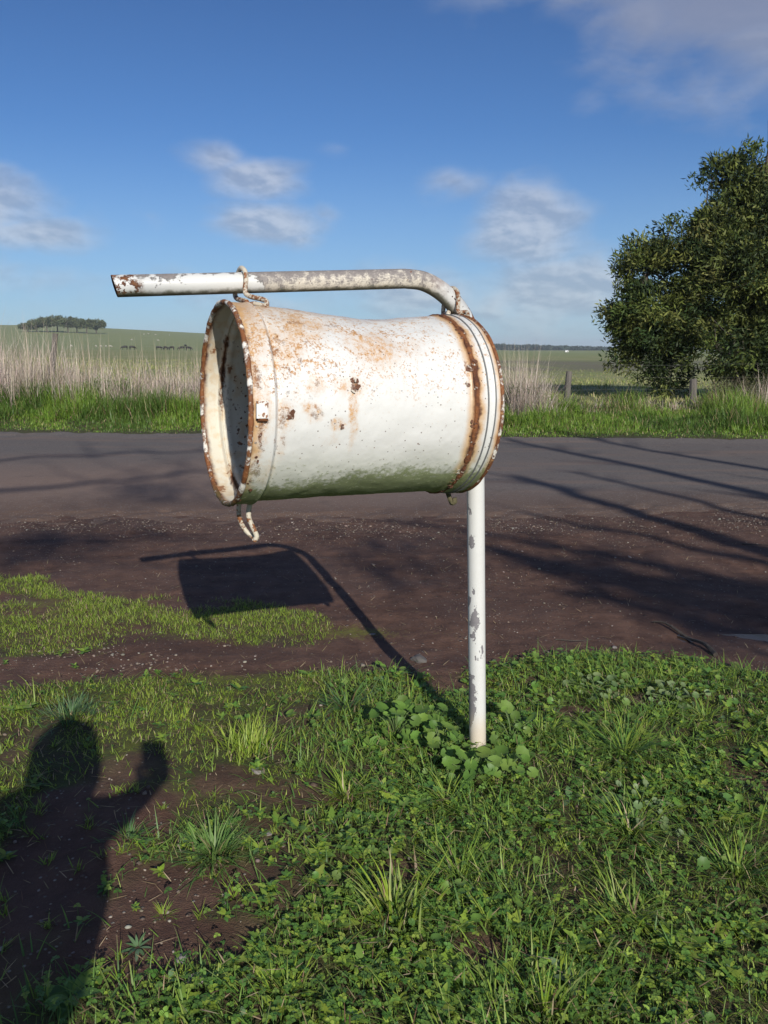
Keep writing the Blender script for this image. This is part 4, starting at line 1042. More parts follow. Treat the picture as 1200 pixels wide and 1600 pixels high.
# ------------------------------------------------------------------ far verge
def verge():
    rng = np.random.default_rng(31); parts = []
    x, y = scatter(-9.5, 11.5, 12.9, 19.5, 170000, rng); ok = visible(x, y, 0, 30); x, y = x[ok], y[ok]
    d = y - road_far(x); left = sst(1.5, -1.0, x)
    p = sst(-.05, .5, d + .5 * (fbm(x, y, 2, 9, 3) - .5)) * (1 - .85 * sst(4.0, 5.6, d))
    k = rng.random(len(x)) < p; x, y, d = x[k], y[k], d[k]; n = len(x); cl = fbm(x, y, 1.1, 15, 3)
    h = rng.uniform(.5, 1.1, n) * (.05 + .44 * sst(.1, 2.6, d) * (.22 + 1.3 * sst(.35, .7, cl)))
    col = np.where((fbm(x, y, .8, 99, 3) > .47)[:, None], pick([(.105, .175, .022), (.135, .205, .030), (.085, .15, .022)], n, rng), pick([(.055, .105, .018), (.075, .125, .022)], n, rng))
    st = rng.random(n) < .10 + .25 * sst(3.0, 5.0, d); col[st] = pick(STRAW + [(.20, .18, .08)], int(st.sum()), rng)
    parts.append(ribbons(np.stack([x, y, ground_z(x, y) - .01], -1), rng.uniform(0, 6.28, n), h, rng.uniform(.006, .016, n), rng.uniform(.05, 1.0, n), rng.uniform(.3, 1.5, n), col, 4, rng=rng))
    V, F, C = merge(parts); print('verge', n)
    o = link('verge_grass', np_mesh('verge_grass', V, F, C), None, M_LEAF); tag(o, kind='stuff', label='lush green grass along the far road edge', cat='grass')
    # tall dry grass: dense on the left, one stand right of the drum
    parts = []
    spots = []
    for i in range(430):
        xx = rng.uniform(-9.5, -1.2); yy = rng.uniform(16.8, 19.8); spots.append((xx, yy, rng.uniform(.5, 1.15) * (.30 + 1.3 * float(fbm(np.array([xx]), np.array([yy]), 1.1, 6, 3)[0])) * (1.0 + .55 * sst(-5, -8, xx)), 20))
    for i in range(90):
        xx = rng.normal(2.85, .30); yy = rng.uniform(16.3, 18.3); spots.append((xx, yy, rng.uniform(.7, 1.3) * (1.2 - .5 * abs(xx - 2.85)), 20))
    for i in range(80):
        xx = rng.uniform(2.2, 9.5); yy = rng.uniform(17.2, 19.8); spots.append((xx, yy, rng.uniform(.15, .4), 14))
    for i in range(26):
        xx = rng.normal(8.0, .35); yy = rng.uniform(17.0, 18.0); spots.append((xx, yy, rng.uniform(.7, 1.1), 10))
    for (xx, yy, hh, cnt) in spots:
        a = rng.uniform(0, 6.28, cnt); r = np.abs(rng.normal(0, .10, cnt)); P = np.stack([xx + r * np.cos(a), yy + r * np.sin(a), np.zeros(cnt)], -1); P[:, 2] = ground_z(P[:, 0], P[:, 1]) - .02
        parts.append(ribbons(P, a + rng.normal(0, .8, cnt), hh * rng.uniform(.35, 1.2, cnt), rng.uniform(.004, .009, cnt), rng.uniform(.0, .8, cnt), rng.uniform(.0, 1.2, cnt), pick([(.36, .30, .25), (.30, .24, .20), (.46, .40, .34), (.21, .165, .135), (.33, .265, .23)], cnt, rng), 4, rng=rng))
    # seed heads standing above
    k = 260; xx = np.concatenate([rng.uniform(-9.5, -1.5, 190), rng.normal(2.95, .28, 70)]); yy = rng.uniform(16.8, 19.0, k)
    hh = rng.uniform(1.0, 1.45, k) * (1 + .30 * sst(-5.5, -8.5, xx) * (xx < 0) + .15 * (xx > 0))
    P = np.stack([xx, yy, ground_z(xx, yy)], -1)
    parts.append(ribbons(P, rng.uniform(0, 6.28, k), hh, np.full(k, .007), rng.uniform(0, .12, k), rng.uniform(0, .35, k), pick([(.42, .36, .28), (.34, .28, .2)], k, rng), 5, rng=rng))
    V, F, C = merge(parts)
    o = link('dry_grass', np_mesh('dry_grass', V, F, C), None, M_DRY); tag(o, kind='stuff', label='tall bleached dry grass behind the green verge', cat='dry grass')
    # tufty pasture behind the fence
    x = rng.uniform(-1, 1, 70000); yv = 19 * np.exp(rng.random(70000) * math.log(75 / 19)); x = x * yv * .52; y = yv
    k = rng.random(len(x)) < .25 + .75 * sst(.45, .6, fbm(x, y, .6, 40, 3)); x, y = x[k], y[k]; n = len(x)
    V, F, C = ribbons(np.stack([x, y, ground_z(x, y) - .01], -1), rng.uniform(0, 6.28, n), rng.uniform(.05, .20, n), rng.uniform(.01, .03, n), rng.uniform(.1, 1.0, n), rng.uniform(.1, .8, n), pick([(.16, .19, .055), (.22, .22, .09), (.28, .25, .13), (.13, .17, .045)], n, rng), 3, rng=rng)
    o = link('pasture', np_mesh('pasture', V, F, C), None, M_DRY); tag(o, kind='stuff', label='grazed pasture grass behind the fence', cat='grass')
verge()

# ------------------------------------------------------------------ fence
def fence():
    root_o = empty('wire_fence', (0, 20.0, 0), 0, 'old farm fence of leaning grey timber posts and wire behind the dry grass', 'fence')
    posts = [(-9.0, 20.4, 1.25, .22, .07), (-14.5, 20.6, 1.1, -.05, .06), (4.35, 19.6, .95, .03, .075), (8.05, 19.9, 1.0, -.04, .09), (-3.6, 20.2, .7, .05, .05), (13.0, 19.9, 1.1, .0, .07)]
    for i, (x, y, h, ln, r) in enumerate(posts):
        if i == 0:
            t = at_y(84, 521, 20.4); x = t[0] - .18; z = float(ground_z(np.array([x]), np.array([y]))[0]); h = t[2] - z
        if i == 2:
            t = at_y(887, 580, 19.6); x = t[0]; z = float(ground_z(np.array([x]), np.array([y]))[0]); h = t[2] - z
        if i == 3:
            t = at_y(1086, 592, 19.9); x = t[0]; z = float(ground_z(np.array([x]), np.array([y]))[0]); h = t[2] - z
        z = float(ground_z(np.array([x]), np.array([y]))[0])
        bm = tube([(x, y, z - .2), (x + ln * .5, y, z + h * .5), (x + ln, y, z + h)], [r * 1.05, r, r * .92], 8, jitter=.10, seed=i)
        o = obj_bm('fence_post', bm, root_o, M_GREYWOOD, smooth=False)
        me = o.data; me.transform(Matrix.Translation((0, -20.0, 0)))
    mw, b = material('old_fence_wire'); finish(b, (.16, .15, .14), .6)
    for k in range(3):
        pts = []
        for x in np.linspace(-20, 18, 40): pts.append((x, .2, float(ground_z(np.array([x]), np.array([20.2]))[0]) + .35 + .3 * k + .02 * math.sin(x * 1.3 + k)))
        obj_bm('fence_wire', tube(pts, .0012, 5), root_o, mw)
fence()

# ------------------------------------------------------------------ trees
def limb(bms, p0, p1, r0, r1, rnd, wob=.08, k=5, n=8):
    p0, p1 = Vector(p0), Vector(p1); L = (p1 - p0).length; pts = []
    for i in range(k + 1):
        t = i / k; q = p0.lerp(p1, t)
        if 0 < i < k: q += Vector((rnd.uniform(-1, 1), rnd.uniform(-1, 1), rnd.uniform(-1, 1))) * wob * L * .5
        pts.append(q)
    bms.append(tube(pts, [r0 + (r1 - r0) * i / k for i in range(k + 1)], n)); return pts
def leaf_cloud(blobs, n_cl, per, L, W, cols, seed, clr=.22, flat=1.0, hang=.3, gaps=0):
    """clusters of narrow leaves placed towards the outside of each ellipsoid; returns mesh data and cluster centres"""
    rng = np.random.default_rng(seed); w = np.array([b[3] * b[4] * b[5] for b in blobs]) ** .75; w /= w.sum()
    bi = rng.choice(len(blobs), n_cl, p=w); B = np.array(blobs)[bi]
    d = rng.normal(0, 1, (n_cl, 3)); d /= np.linalg.norm(d, axis=1)[:, None]
    rr = rng.random(n_cl) ** .38 * 1.02
    lump = 1 + .22 * (fbm(d[:, 0] * 3 + bi * 7, d[:, 2] * 3 + d[:, 1] * 3 + 5, 1.6, seed + 3, 2) - .5) * 2
    c = B[:, :3] + d * B[:, 3:6] * (rr * lump)[:, None]
    if gaps:
        q = fbm(c[:, 0] * .8 + .5 * c[:, 1] + .5 * c[:, 2], c[:, 2] * .9 - .6 * c[:, 0] + .3 * c[:, 1], gaps, seed + 63, 3)
        keep = q > .385; c, d = c[keep], d[keep]; n_cl = len(c)
    cc = pick(cols, n_cl, rng, .28)
    out = d
    P = np.repeat(c, per, 0) + np.clip(rng.normal(0, 1, (n_cl * per, 3)), -1.7, 1.7) * clr * np.array([1, 1, .75]); n = len(P)
    D = np.repeat(out, per, 0) * .8 + rng.normal(0, .75, (n, 3)); D[:, 2] -= hang * .3 - .25; D /= np.linalg.norm(D, axis=1)[:, None]
    S = np.cross(D, rng.normal(0, 1, (n, 3))); S /= np.linalg.norm(S, axis=1)[:, None]
    l = rng.uniform(.7, 1.25, n)[:, None] * L; wv = rng.uniform(.8, 1.2, n)[:, None] * W * .5
    N = np.cross(D, S)
    a = P; b1 = P + D * l * .5 + S * wv + N * l * .05; b2 = P + D * l * .5 - S * wv + N * l * .05; e = P + D * l - N * l * .06
    V = np.stack([a, b1, e, b2], 1).reshape(-1, 3); F = (np.arange(n) * 4)[:, None] + np.arange(4)[None]
    C = np.repeat(np.repeat(cc, per, 0) * rng.uniform(.75, 1.25, (n, 1)), 4, 0)
    return V, F, C, c
def main_tree():
    Y = 22.5; b0 = at_y(1165, 628, Y); bx = b0[0]; z0 = float(ground_z(np.array([bx]), np.array([Y]))[0])
    root_o = empty('wattle_tree', (bx, Y, z0), 0, 'big dark green broad-crowned tree beyond the road at right', 'tree')
    sc = Y / F_PX * 1.01
    def B(px, py, rx, rz, ry=None, dy=0.0):
        p = at_y(px, py, Y); return (p[0] - bx, dy, p[2] - z0, rx * sc, (ry or (rx + rz) / 2) * sc, rz * sc)
    blobs = [B(1160, 282, 30, 42), B(1165, 335, 68, 46), B(1118, 350, 42, 34), B(1200, 360, 80, 66), B(1118, 405, 62, 54, dy=-.4), B(1180, 430, 110, 75, dy=-.8), B(1250, 400, 90, 90), B(1080, 455, 60, 55), B(1010, 425, 42, 50), B(985, 470, 36, 45), B(1015, 500, 60, 50, dy=-.3),
             B(1060, 520, 70, 40), B(1130, 540, 90, 45, dy=-.9), B(985, 520, 34, 35), B(1030, 560, 50, 32), B(1040, 593, 28, 20), B(1220, 510, 110, 80), B(1185, 565, 55, 38, dy=-.4), B(1200, 600, 42, 22), B(1250, 585, 60, 40), B(1290, 480, 80, 110), B(1235, 330, 55, 60), B(1022, 392, 18, 18), B(965, 560, 14, 14), B(1070, 350, 16, 18), B(1100, 305, 20, 20), B(1132, 262, 16, 18), B(1156, 236, 12, 20), B(1062, 372, 34, 30), B(1085, 335, 32, 30), B(1108, 305, 24, 26), B(1130, 275, 22, 24)]
    cols = [(.038, .055, .014), (.060, .076, .018), (.024, .038, .012), (.092, .102, .028), (.018, .030, .010), (.074, .086, .020)]
    V, F, C, cl = leaf_cloud(blobs, 2500, 72, .16, .042, cols, 5, clr=.16, gaps=1.25)
    link('crown', np_mesh('crown', V, F, C), root_o, M_TREELEAF)
    rnd = random.Random(3); bms = []
    stems = [((-.15, 0, -.1), (-.2, .1, 3.2), .19, .12), ((.1, 0, -.1), (1.3, .2, 3.6), .15, .09), ((-.05, .1, 0), (-1.6, 0, 2.6), .12, .06), ((-.2, .1, 3.2), (0, 0, 7.0), .12, .03), ((-.2, .1, 3.0), (-1.4, .2, 4.8), .07, .03), ((1.3, .2, 3.6), (1.8, 0, 5.6), .08, .03), ((-1.6, 0, 2.6), (-2.8, .1, 3.3), .05, .02), ((-.2, .1, 2.6), (.8, -.9, 4.6), .07, .03)]
    for s in stems: limb(bms, s[0], s[1], s[2], s[3], rnd, .10, 6, 9)
    ends = [Vector(s[1]) for s in stems] + [Vector((-.2, .1, 2.0)), Vector((0, 0, 4.4)), Vector((0, 0, 5.6))]
    sel = np.random.default_rng(1).choice(len(cl), 460, replace=False)
    for i in sel:
        c = Vector(cl[i]); e = min(ends, key=lambda q: (q - c).length + (0.6 if q.z > c.z else 0))
        limb(bms, e, c, .022, .006, rnd, .12, 4, 5)
    obj_bm('trunk', join(bms), root_o, M_BARK)
main_tree()

def bush(name, px, py, w, h, Y, cols, label, cat, seed, n=160, L=.1, W=.02, grp=None):
    b0 = at_y(px, py, Y); z0 = float(ground_z(np.array([b0[0]]), np.array([Y]))[0]); root_o = empty(name, (b0[0], Y, z0), 0, label, cat, grp)
    V, F, C, cl = leaf_cloud([(0, 0, h * .5, w, w * .7, h * .5), (w * .5, 0, h * .35, w * .6, w * .5, h * .35), (-w * .5, .1, h * .4, w * .6, w * .5, h * .38)], n, 30, L, W, cols, seed, clr=.10)
    link('foliage', np_mesh('foliage', V, F, C), root_o, M_TREELEAF)
    rnd = random.Random(seed); bms = []
    for c in cl[::6]: limb(bms, (rnd.uniform(-.1, .1), 0, 0), tuple(c), .014, .004, rnd, .1, 4, 5)
    obj_bm('stems', join(bms), root_o, M_BARK)
bush('shrub', 1145, 628, .55, .55, 21.0, [(.060, .060, .035), (.09, .08, .05)], 'scraggly grey-brown shrub under the big tree', 'shrub', 11, 120, .07, .014)
bush('shrub', 1190, 632, .6, .75, 21.3, [(.035, .05, .015), (.05, .06, .02)], 'dark shrub against the trunk at the right edge', 'shrub', 12, 150, .09, .02)
bush('shrub', 980, 634, .35, .22, 20.6, [(.05, .07, .02), (.04, .06, .02)], 'low dark shrub in the pasture left of the tree', 'shrub', 13, 60, .07, .014)
bush('shrub', 815, 625, .45, .62, 17.2, [(.055, .085, .025), (.07, .095, .03)], 'olive shrub at the foot of the dry grass beside the drum', 'shrub', 14, 90, .08, .014)
bush('shrub', 175, 632, .7, .4, 18.0, [(.075, .12, .03), (.09, .14, .035)], 'leafy green weed clump in the left verge', 'shrub', 15, 110, .09, .014)

# ------------------------------------------------------------------ distance: clump of trees, woodland, shed, stock
def ground_at(px, py, lo=30, hi=1500):
    """walk out along the view ray until it meets the terrain"""
    r = ray(px, py); best = None
    for yy in np.geomspace(lo, hi, 900):
        p = CAMP + r * (yy / r[1])
        if p[2] <= float(ground_z(np.array([p[0]]), np.array([yy]))[0]): return p
    return CAMP + r * (hi / r[1])
def small_tree(px, pbase, ptop, halfw, Y, label, seed, grp):
    x = (px - 600) / F_PX * Y * .985; z0 = float(ground_z(np.array([x]), np.array([Y]))[0]); k = Y / F_PX; top = at_y(px, ptop, Y)[2] - z0
    r_ = empty('paddock_tree', (x, Y, z0), 0, label, 'tree', grp); rnd = random.Random(seed)
    ch = top * .30; w = halfw * k
    bl = [(0, 0, top - ch, w, w * .8, ch), (-w * .5, 0, top - ch * 1.15, w * .6, w * .5, ch * .75), (w * .55, 0, top - ch * 1.25, w * .6, w * .5, ch * .7)]
    V, F, C, cl = leaf_cloud(bl, 170, 22, .9, .42, [(.060, .074, .034), (.080, .092, .040), (.048, .060, .03)], seed, clr=.6)
    link('crown', np_mesh('crown', V, F, C), r_, M_TREELEAF)
    bms = []; limb(bms, (0, 0, -.2), (rnd.uniform(-.3, .3), 0, top * .5), .45, .3, rnd, .06, 4, 7)
    for c in cl[::16]: limb(bms, (0, 0, top * .45), tuple(c), .18, .06, rnd, .08, 3, 5)
    obj_bm('trunk', join(bms), r_, M_BARK)
CL = [(48, 506, 12, 550, 'leftmost tree of the clump on the rise'), (62, 500, 13, 556, 'second tree from the left in the clump on the rise'), (78, 495, 14, 548, 'tall tree left of centre in the clump on the rise'), (94, 494, 14, 560, 'highest tree in the clump on the rise'), (110, 496, 13, 550, 'tree right of the highest in the clump'), (124, 498, 13, 556, 'third tree from the right in the clump on the rise'),
      (139, 499, 13, 548, 'second tree from the right in the clump on the rise'), (154, 500, 13, 552, 'rightmost tree of the clump on the rise')]
for i, (px, pt, hw, Y, lab) in enumerate(CL): small_tree(px, 528, pt, hw, Y, lab, 100 + i, 'clump of paddock trees on the left rise')

def woodland():
    rng = np.random.default_rng(77); blobs = []
    for px in np.arange(752, 962, 2.2):
        Y = rng.uniform(1150, 1260); x = (px - 600) / F_PX * Y; z0 = float(ground_z(np.array([x]), np.array([Y]))[0]); top_px = 538.8 + (px - 752) * .030 + rng.normal(0, .8)
        if px > 935: top_px += (px - 935) * .22
        zt = at_y(px, top_px, Y)[2]; h = max(zt - z0, 3); blobs.append((x, Y, z0 + h * .5, rng.uniform(3.2, 5.5), 5, h * .52))
    for px in np.arange(955, 1030, 2.2):
        Y = rng.uniform(900, 930); x = (px - 600) / F_PX * Y; z0 = float(ground_z(np.array([x]), np.array([Y]))[0]); zt = at_y(px, 546 + rng.normal(0, .5), Y)[2]; h = max(zt - z0, 3); blobs.append((x, Y, z0 + h * .5, 4.2, 4, h * .52))
    for px in np.arange(1090, 1260, 2.6):
        Y = rng.uniform(1000, 1050); x = (px - 600) / F_PX * Y; z0 = float(ground_z(np.array([x]), np.array([Y]))[0]); zt = at_y(px, 547 + rng.normal(0, .6), Y)[2]; h = max(zt - z0, 3); blobs.append((x, Y, z0 + h * .5, 4.6, 4, h * .52))
    V, F, C, cl = leaf_cloud(blobs, 9000, 7, 2.2, 1.3, [(.030, .045, .035), (.042, .058, .045), (.025, .036, .030)], 9, clr=.9)
    m = M_TREELEAF; o = link('far_woodland', np_mesh('far_woodland', V, F, C), None, m); tag(o, kind='stuff', label='dark belt of distant trees on the right horizon', cat='woodland')
woodland()

def shed():
    p = ground_at(885, 550.2, 300, 1400); Y = p[1]; k = Y / F_PX; x = p[0]; z0 = float(ground_z(np.array([x]), np.array([Y]))[0])
    w = 5.0 * k; zt = 3.0 * k
    r_ = empty('farm_shed', (x, Y, z0), .2, 'small white farm shed far off before the woodland', 'shed')
    mw, b = material('white_sheet_wall'); finish(b, (.75, .75, .73), .6); mr, b = material('pale_tin_roof'); finish(b, (.55, .56, .57), .4)
    md, b = material('dark_door_opening'); finish(b, (.04, .04, .04), .8)
    bm = bmesh.new(); bmesh.ops.create_cube(bm, size=1.0); bmesh.ops.scale(bm, vec=(w, w * .6, zt * .7), verts=bm.verts); bmesh.ops.translate(bm, vec=(0, 0, zt * .35), verts=bm.verts); obj_bm('wall', bm, r_, mw, False)
    bm = bmesh.new(); a = w * .54; d = w * .34; v = [bm.verts.new(q) for q in ((-a, -d, zt * .7), (a, -d, zt * .7), (a, d, zt * .7), (-a, d, zt * .7), (-a, 0, zt), (a, 0, zt))]
    for f in ((0, 1, 5, 4), (2, 3, 4, 5), (0, 4, 3), (1, 2, 5), (3, 2, 1, 0)): bm.faces.new([v[i] for i in f])
    obj_bm('roof', bm, r_, mr, False)
    bm = bmesh.new(); bmesh.ops.create_cube(bm, size=1.0); bmesh.ops.scale(bm, vec=(w * .2, .1, zt * .5), verts=bm.verts); bmesh.ops.translate(bm, vec=(w * .15, -w * .3 - .03, zt * .25), verts=bm.verts); obj_bm('door', bm, r_, md, False)
shed()

def skin_mesh(name, verts, edges, radii, root=0, sub=1):
    me = bpy.data.meshes.new(name); me.from_pydata([tuple(v) for v in verts], edges, []); o = bpy.data.objects.new(name, me); COL.objects.link(o)
    sk = o.modifiers.new('skin', 'SKIN'); sk.use_smooth_shade = True
    for i, r in enumerate(radii):
        q = me.skin_vertices[0].data[i]; q.radius = (r, r) if not hasattr(r, '__len__') else r; q.use_root = (i == root)
    s = o.modifiers.new('sub', 'SUBSURF'); s.levels = sub; s.render_levels = sub
    dg = bpy.context.evaluated_depsgraph_get(); dg.update(); new = bpy.data.meshes.new_from_object(o.evaluated_get(dg)); bpy.data.objects.remove(o); new.name = name
    return new
def quadruped(kind):
    if kind == 'cow':
        v = [(-.75, 0, 1.15), (-.3, 0, 1.1), (.3, 0, 1.08), (.75, 0, 1.15), (1.05, 0, 1.0), (1.35, 0, .55), (1.5, 0, .25)]
        r = [.30, .38, .40, .30, .18, .15, .09]; e = [(i, i + 1) for i in range(6)]
        legs = [(0, .2, -.8), (0, -.2, -.75), (3, .2, .75), (3, -.2, .7)]; kn = .55; lr = (.14, .08, .06)
    else:
        v = [(-.38, 0, .62), (-.1, 0, .62), (.15, 0, .62), (.38, 0, .65), (.52, 0, .58), (.66, 0, .32), (.72, 0, .18)]
        r = [.20, .25, .25, .20, .11, .09, .06]; e = [(i, i + 1) for i in range(6)]
        legs = [(0, .12, -.38), (0, -.12, -.36), (3, .12, .36), (3, -.12, .34)]; kn = .3; lr = (.07, .04, .03)
    for a, y, x in legs:
        i = len(v); v += [(x, y, kn + .2), (x + (-.06 if a == 0 else 0.0), y, kn), (x, y, .02)]; r += list(lr); e += [(a, i), (i, i + 1), (i + 1, i + 2)]
    i = len(v); tx = v[0][0]; v += [(tx - .28, 0, v[0][2] + .05), (tx - .34, 0, v[0][2] * .5)]; r += [.04, .03]; e += [(0, i), (i, i + 1)]
    return skin_mesh(kind, v, e, r, 1, 1)
def stock():
    mc, b = material('black_hide'); finish(b, (.018, .015, .014), .6)
    mwool, b = material('dirty_white_wool'); finish(b, (.36, .34, .28), .9)
    cow = quadruped('cow'); cow.materials.append(mc); sheep = quadruped('sheep'); sheep.materials.append(mwool); rnd = random.Random(5)
    for me in (cow, sheep): me.polygons.foreach_set('use_smooth', np.ones(len(me.polygons), bool))
    C = [(195, 548.5, 'leftmost black cow in the pasture'), (207, 548, 'black cow second from the left'), (249, 549.5, 'black cow left of the close pair'), (259, 550, 'black cow grazing beside its neighbour'), (268, 549, 'black cow at the middle of the herd'), (284, 550, 'black cow left of the standing one near the drum'), (290, 543, 'black cow further up the slope behind the herd'), (295, 551, 'rightmost black cow next to the drum rim')]
    for i, (px, py, lab) in enumerate(C):
        p = ground_at(px, py, 230, 900); o = bpy.data.objects.new('cow', cow); COL.objects.link(o); o.location = (p[0], p[1], float(ground_z(np.array([p[0]]), np.array([p[1]]))[0])); o.rotation_euler = (0, 0, rnd.choice((0, math.pi)) + rnd.uniform(-.9, .9)); o.scale = (.78,) * 3
        
        tag(o, lab, 'cow', 'black cattle grazing in the left paddock')
    pts = [(112, 546, 'white sheep alone left of the sheep row'), (150, 544, 'first white sheep of the row below the tree clump'), (158, 545, 'second white sheep of the row below the tree clump'), (166, 544, 'third white sheep of the row below the tree clump'), (173, 545.5, 'last white sheep of the row below the tree clump'),
           (206, 532, 'single white sheep halfway up the slope'), (225, 523, 'left sheep of the pair near the skyline'), (232, 522.5, 'right sheep of the pair near the skyline'), (243, 524, 'white sheep just right of the skyline pair'), (247, 533, 'single white sheep halfway up the slope nearer the drum'), (265, 524.5, 'rightmost white sheep near the skyline')]
    for i, (px, py, lab) in enumerate(pts):
        p = ground_at(px, py, 300, 800); o = bpy.data.objects.new('sheep', sheep); COL.objects.link(o); o.location = (p[0], p[1], float(ground_z(np.array([p[0]]), np.array([p[1]]))[0])); o.rotation_euler = (0, 0, rnd.uniform(0, 6.28)); o.scale = (.95,) * 3
        tag(o, lab, 'sheep', 'sheep scattered over the left slope')
stock()

# ------------------------------------------------------------------ trees behind the camera that throw the streaks of shade
def shade_tree(bx, by, name_label, stems, seed, leaf_blobs):
    r_ = empty('roadside_tree', (bx, by, 0), 0, name_label, 'tree', 'thin-stemmed trees behind the viewer'); rnd = random.Random(seed); bms = []; tips = []
    for (p0, p1, r0, r1) in stems:
        pts = limb(bms, p0, p1, r0, r1, rnd, .035, 8, 10)
        for q in range(7):
            t = rnd.uniform(.45, 1.0); c = Vector(p0).lerp(Vector(p1), t); L = (Vector(p1) - Vector(p0)).length
            d = Vector((rnd.uniform(-1, 1), rnd.uniform(-.7, .7), rnd.uniform(-.1, .9))).normalized() * L * rnd.uniform(.12, .28)
            limb(bms, c, c + d, r1 * .6, .008, rnd, .1, 5, 6); tips.append(c + d)
    obj_bm('trunk', join(bms), r_, M_BARK)
    bl = list(leaf_blobs)
    V, F, C, cl = leaf_cloud(bl, 16 * len(bl), 14, .20, .045, [(.05, .07, .02), (.07, .09, .03)], seed, clr=.22)
    link('crown', np_mesh('crown', V, F, C), r_, M_TREELEAF)
def src(px, py, z):
    """the point at height z whose shadow falls on the ground under the given view ray"""
    g = ground_pt(px, py); L = z / math.tan(SUN_EL); return np.array([g[0] + math.sin(SUN_ROT) * L, g[1] + math.cos(SUN_ROT) * L, z])
base = np.array([7.2, -9.5, 0])
stems = []
for (a, za, b_, zb, r0, r1) in [((1240, 780), 7.6, (800, 686), 11.0, .12, .06), ((1230, 870), 6.4, (810, 742), 9.2, .14, .07), ((1250, 740), 8.2, (870, 676), 11.4, .09, .05), ((1200, 960), 5.6, (830, 885), 7.2, .11, .06), ((1230, 812), 7.2, (900, 735), 9.0, .07, .04), ((1150, 905), 6.2, (600, 810), 8.4, .05, .025), ((1210, 925), 5.8, (860, 850), 7.6, .07, .04), ((1230, 1000), 5.2, (880, 925), 6.6, .08, .04), ((1210, 940), 5.9, (760, 860), 7.9, .10, .05), ((1240, 890), 6.3, (840, 800), 8.6, .07, .03)]:
    A = src(*a, za) - base; B2 = src(*b_, zb) - base; J = A * .45; J[2] = za * .62
    stems += [((0, 0, -.2), tuple(J), r0 * 1.5, r0 * 1.15), (tuple(J), tuple(A), r0 * 1.15, r0), (tuple(A), tuple(B2), r0, r1)]
bl = []
for (px, py, z, rx, rz) in [(1130, 950, 6.2, .4, .1), (640, 880, 7.8, .4, .08)]:
    q = src(px, py, z) - base; bl.append((q[0], q[1], q[2], rx, rx, rz))
shade_tree(base[0], base[1], 'slender many-stemmed tree behind the viewer at right', stems, 8, bl)
base = np.array([-4.5, -17.0, 0]); stems = []; bl = []
for (a, za, b_, zb, r0, r1) in [((-60, 770), 9.0, (330, 735), 11.5, .06, .03), ((-60, 720), 10.5, (340, 700), 12.5, .05, .03), ((-80, 850), 8.4, (300, 840), 9.4, .05, .025)]:
    A = src(*a, za) - base; B2 = src(*b_, zb) - base; J = A * .5; J[2] = za * .5; J[0] -= 1.5
    stems += [((0, 0, -.2), tuple(J), r0 * 1.8, r0 * 1.2), (tuple(J), tuple(A), r0 * 1.2, r0), (tuple(A), tuple(B2), r0, r1)]
for (px, py, z, rx, rz) in [(250, 765, 10, .5, .06), (90, 850, 9, .4, .06)]:
    q = src(px, py, z) - base; bl.append((q[0], q[1], q[2], rx, rx, rz))
shade_tree(base[0], base[1], 'slender tree with thin foliage behind the viewer', stems, 18, bl)

# ------------------------------------------------------------------ air
def haze():
    bm = bmesh.new(); bmesh.ops.create_cube(bm, size=1.0)
    for v in bm.verts: v.co = Vector((v.co.x * 8400, v.co.y * 5400 + 2500, (v.co.z + .5) * 52 - 8))
    m = bpy.data.materials.new('haze_air'); m.use_nodes = True; nt = m.node_tree
    for n in list(nt.nodes): nt.nodes.remove(n)
    o_ = nt.nodes.new('ShaderNodeOutputMaterial'); v_ = nt.nodes.new('ShaderNodeVolumePrincipled')
    v_.inputs['Color'].default_value = (.80, .88, 1.0, 1); v_.inputs['Density'].default_value = .00022; v_.inputs['Anisotropy'].default_value = 0.0
    nt.links.new(v_.outputs[0], o_.inputs['Volume'])
    me = bpy.data.meshes.new('haze'); bm.to_mesh(me); bm.free(); o = link('haze', me, None, m, smooth=False); tag(o, kind='stuff')
haze()

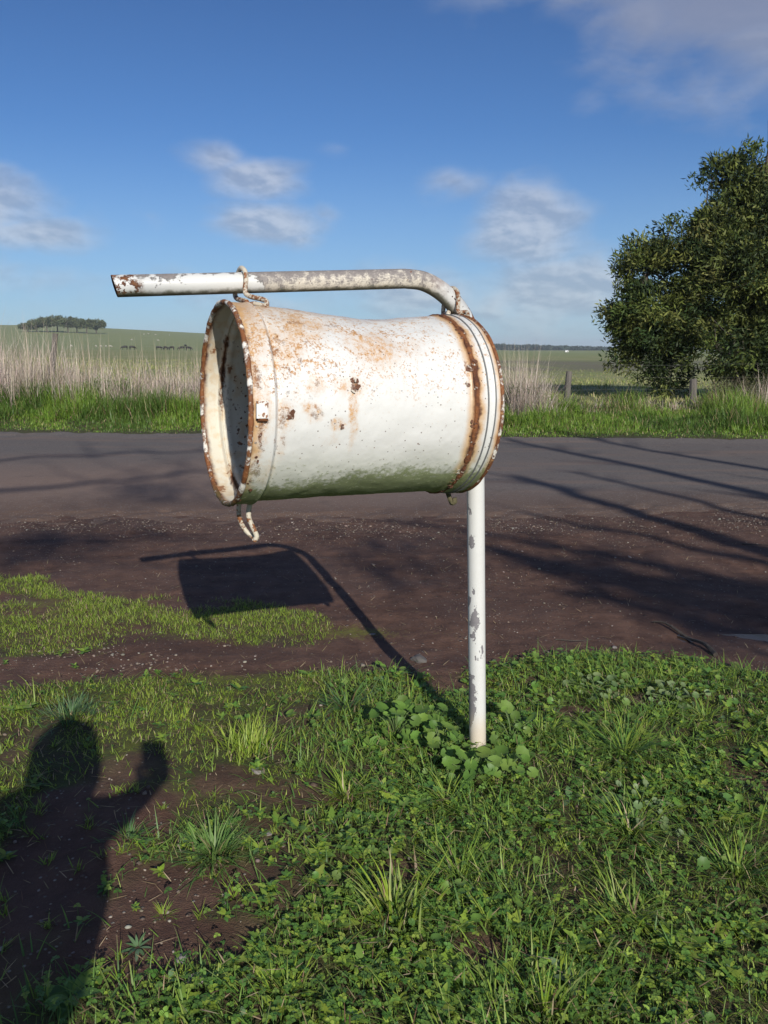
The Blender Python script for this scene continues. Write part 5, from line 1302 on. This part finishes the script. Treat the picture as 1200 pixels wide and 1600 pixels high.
# ------------------------------------------------------------------ the photographer, standing just behind the lens
def photographer():
    hx, hy = -.275, -.17
    root_o = empty('person', (hx, hy - .05, 0), 0, 'person in a dark coat holding a camera out to one side, just behind the viewpoint', 'person')
    o_ = (hx, hy - .05)
    def W(x, y, z): return (x - o_[0], y - o_[1], z)
    v = [W(hx - .10, hy - .06, .90), W(hx - .03, hy - .05, 1.12), W(hx, hy - .04, 1.25), W(hx, hy - .03, 1.33), W(hx, hy - .01, 1.41), W(hx, hy, 1.50),
         W(hx + .11, hy - .02, 1.27), W(-.135, -.13, 1.245), W(-.06, -.10, 1.275), W(-.002, -.075, 1.31),
         W(hx - .14, hy - .04, 1.29), W(hx - .19, hy - .02, 1.05), W(hx - .14, hy + .05, .92), W(hx - .10, hy + .08, .86),
         W(hx - .12 + .09, hy - .06, .88), W(hx - .12 + .10, hy - .04, .48), W(hx - .12 + .10, hy - .07, .08), W(hx - .12 + .11, hy + .08, .04),
         W(hx - .12 - .09, hy - .06, .88), W(hx - .12 - .10, hy - .04, .48), W(hx - .12 - .10, hy - .07, .08), W(hx - .12 - .11, hy + .08, .04)]
    r = [.16, .155, .165, .075, .085, .10, .090, .070, .042, .042, .085, .06, .045, .03, .10, .065, .05, .045, .10, .065, .05, .045]
    e = [(0, 1), (1, 2), (2, 3), (3, 4), (4, 5), (2, 6), (6, 7), (7, 8), (8, 9), (2, 10), (10, 11), (11, 12), (12, 13), (0, 14), (14, 15), (15, 16), (16, 17), (0, 18), (18, 19), (19, 20), (20, 21)]
    # fingers round the camera
    for k in range(4):
        i = len(v); z = 1.335 + .022 * k; v += [W(.030, -.070, z - .01), W(.048, -.050, z), W(.042, -.032, z + .002)]; r += [.0095, .0085, .0075]; e += [(9, i), (i, i + 1), (i + 1, i + 2)]
    i = len(v); v += [W(-.046, -.072, 1.35), W(-.047, -.068, 1.39)]; r += [.011, .009]; e += [(9, i), (i, i + 1)]
    me = skin_mesh('body', v, e, r, 0, 2)
    m, b = material('dark_coat_cloth'); P = coords('Object'); finish(b, mixc(noise(P, 40, 3, .6), (.02, .022, .03), (.05, .05, .06)), .9)
    link('body', me, root_o, m)
    # hood and hair
    bm = bmesh.new(); bmesh.ops.create_icosphere(bm, subdivisions=4, radius=.118)
    for q in bm.verts:
        q.co.y *= 1.08; q.co.z *= 1.12; q.co *= 1 + .05 * math.sin(q.co.x * 40) * math.sin(q.co.z * 35)
        if q.co.z < 0: q.co.z *= 1.75; q.co.x *= 1 + .25 * min(1, -q.co.z / .15)
    bmesh.ops.translate(bm, verts=bm.verts, vec=Vector(W(hx, hy - .015, 1.49)))
    m2, b = material('brown_hair'); finish(b, (.05, .03, .02), .7); obj_bm('hair', bm, root_o, m2)
    # coat skirt widens the hips
    bm = bmesh.new(); rings = []
    for z, a, c in ((1.29, .17, .12), (1.1, .240, .15), (.96, .235, .15), (.85, .20, .15), (.62, .21, .16)):
        rings.append([bm.verts.new(Vector(W(hx - .070 * (1.29 - z) / .3 + a * math.cos(t), hy - .06 + c * math.sin(t), z))) for t in np.linspace(0, 2 * math.pi, 28, endpoint=False)])
    for a, b_ in zip(rings, rings[1:]):
        for k in range(28): bm.faces.new((a[k], a[(k + 1) % 28], b_[(k + 1) % 28], b_[k]))
    obj_bm('coat', bm, root_o, m)
    # the camera in the hand: body, lens barrel
    c_ = empty('compact_camera', (0, -.045, 1.360), 0, 'small black compact camera held upright in one hand', 'camera')
    mk, b = material('black_camera_shell'); finish(b, (.02, .02, .022), .35)
    bm = bmesh.new(); bmesh.ops.create_cube(bm, size=1.0); bmesh.ops.scale(bm, vec=(.082, .028, .112), verts=bm.verts); bmesh.ops.bevel(bm, geom=bm.edges[:], offset=.006, segments=3, affect='EDGES'); bmesh.ops.translate(bm, vec=(0, 0, .048), verts=bm.verts)
    obj_bm('camera_body', bm, c_, mk)
    bm = tube([(0, .015, .055), (0, .030, .055)], .022, 24); obj_bm('lens_barrel', bm, c_, mk)
photographer()
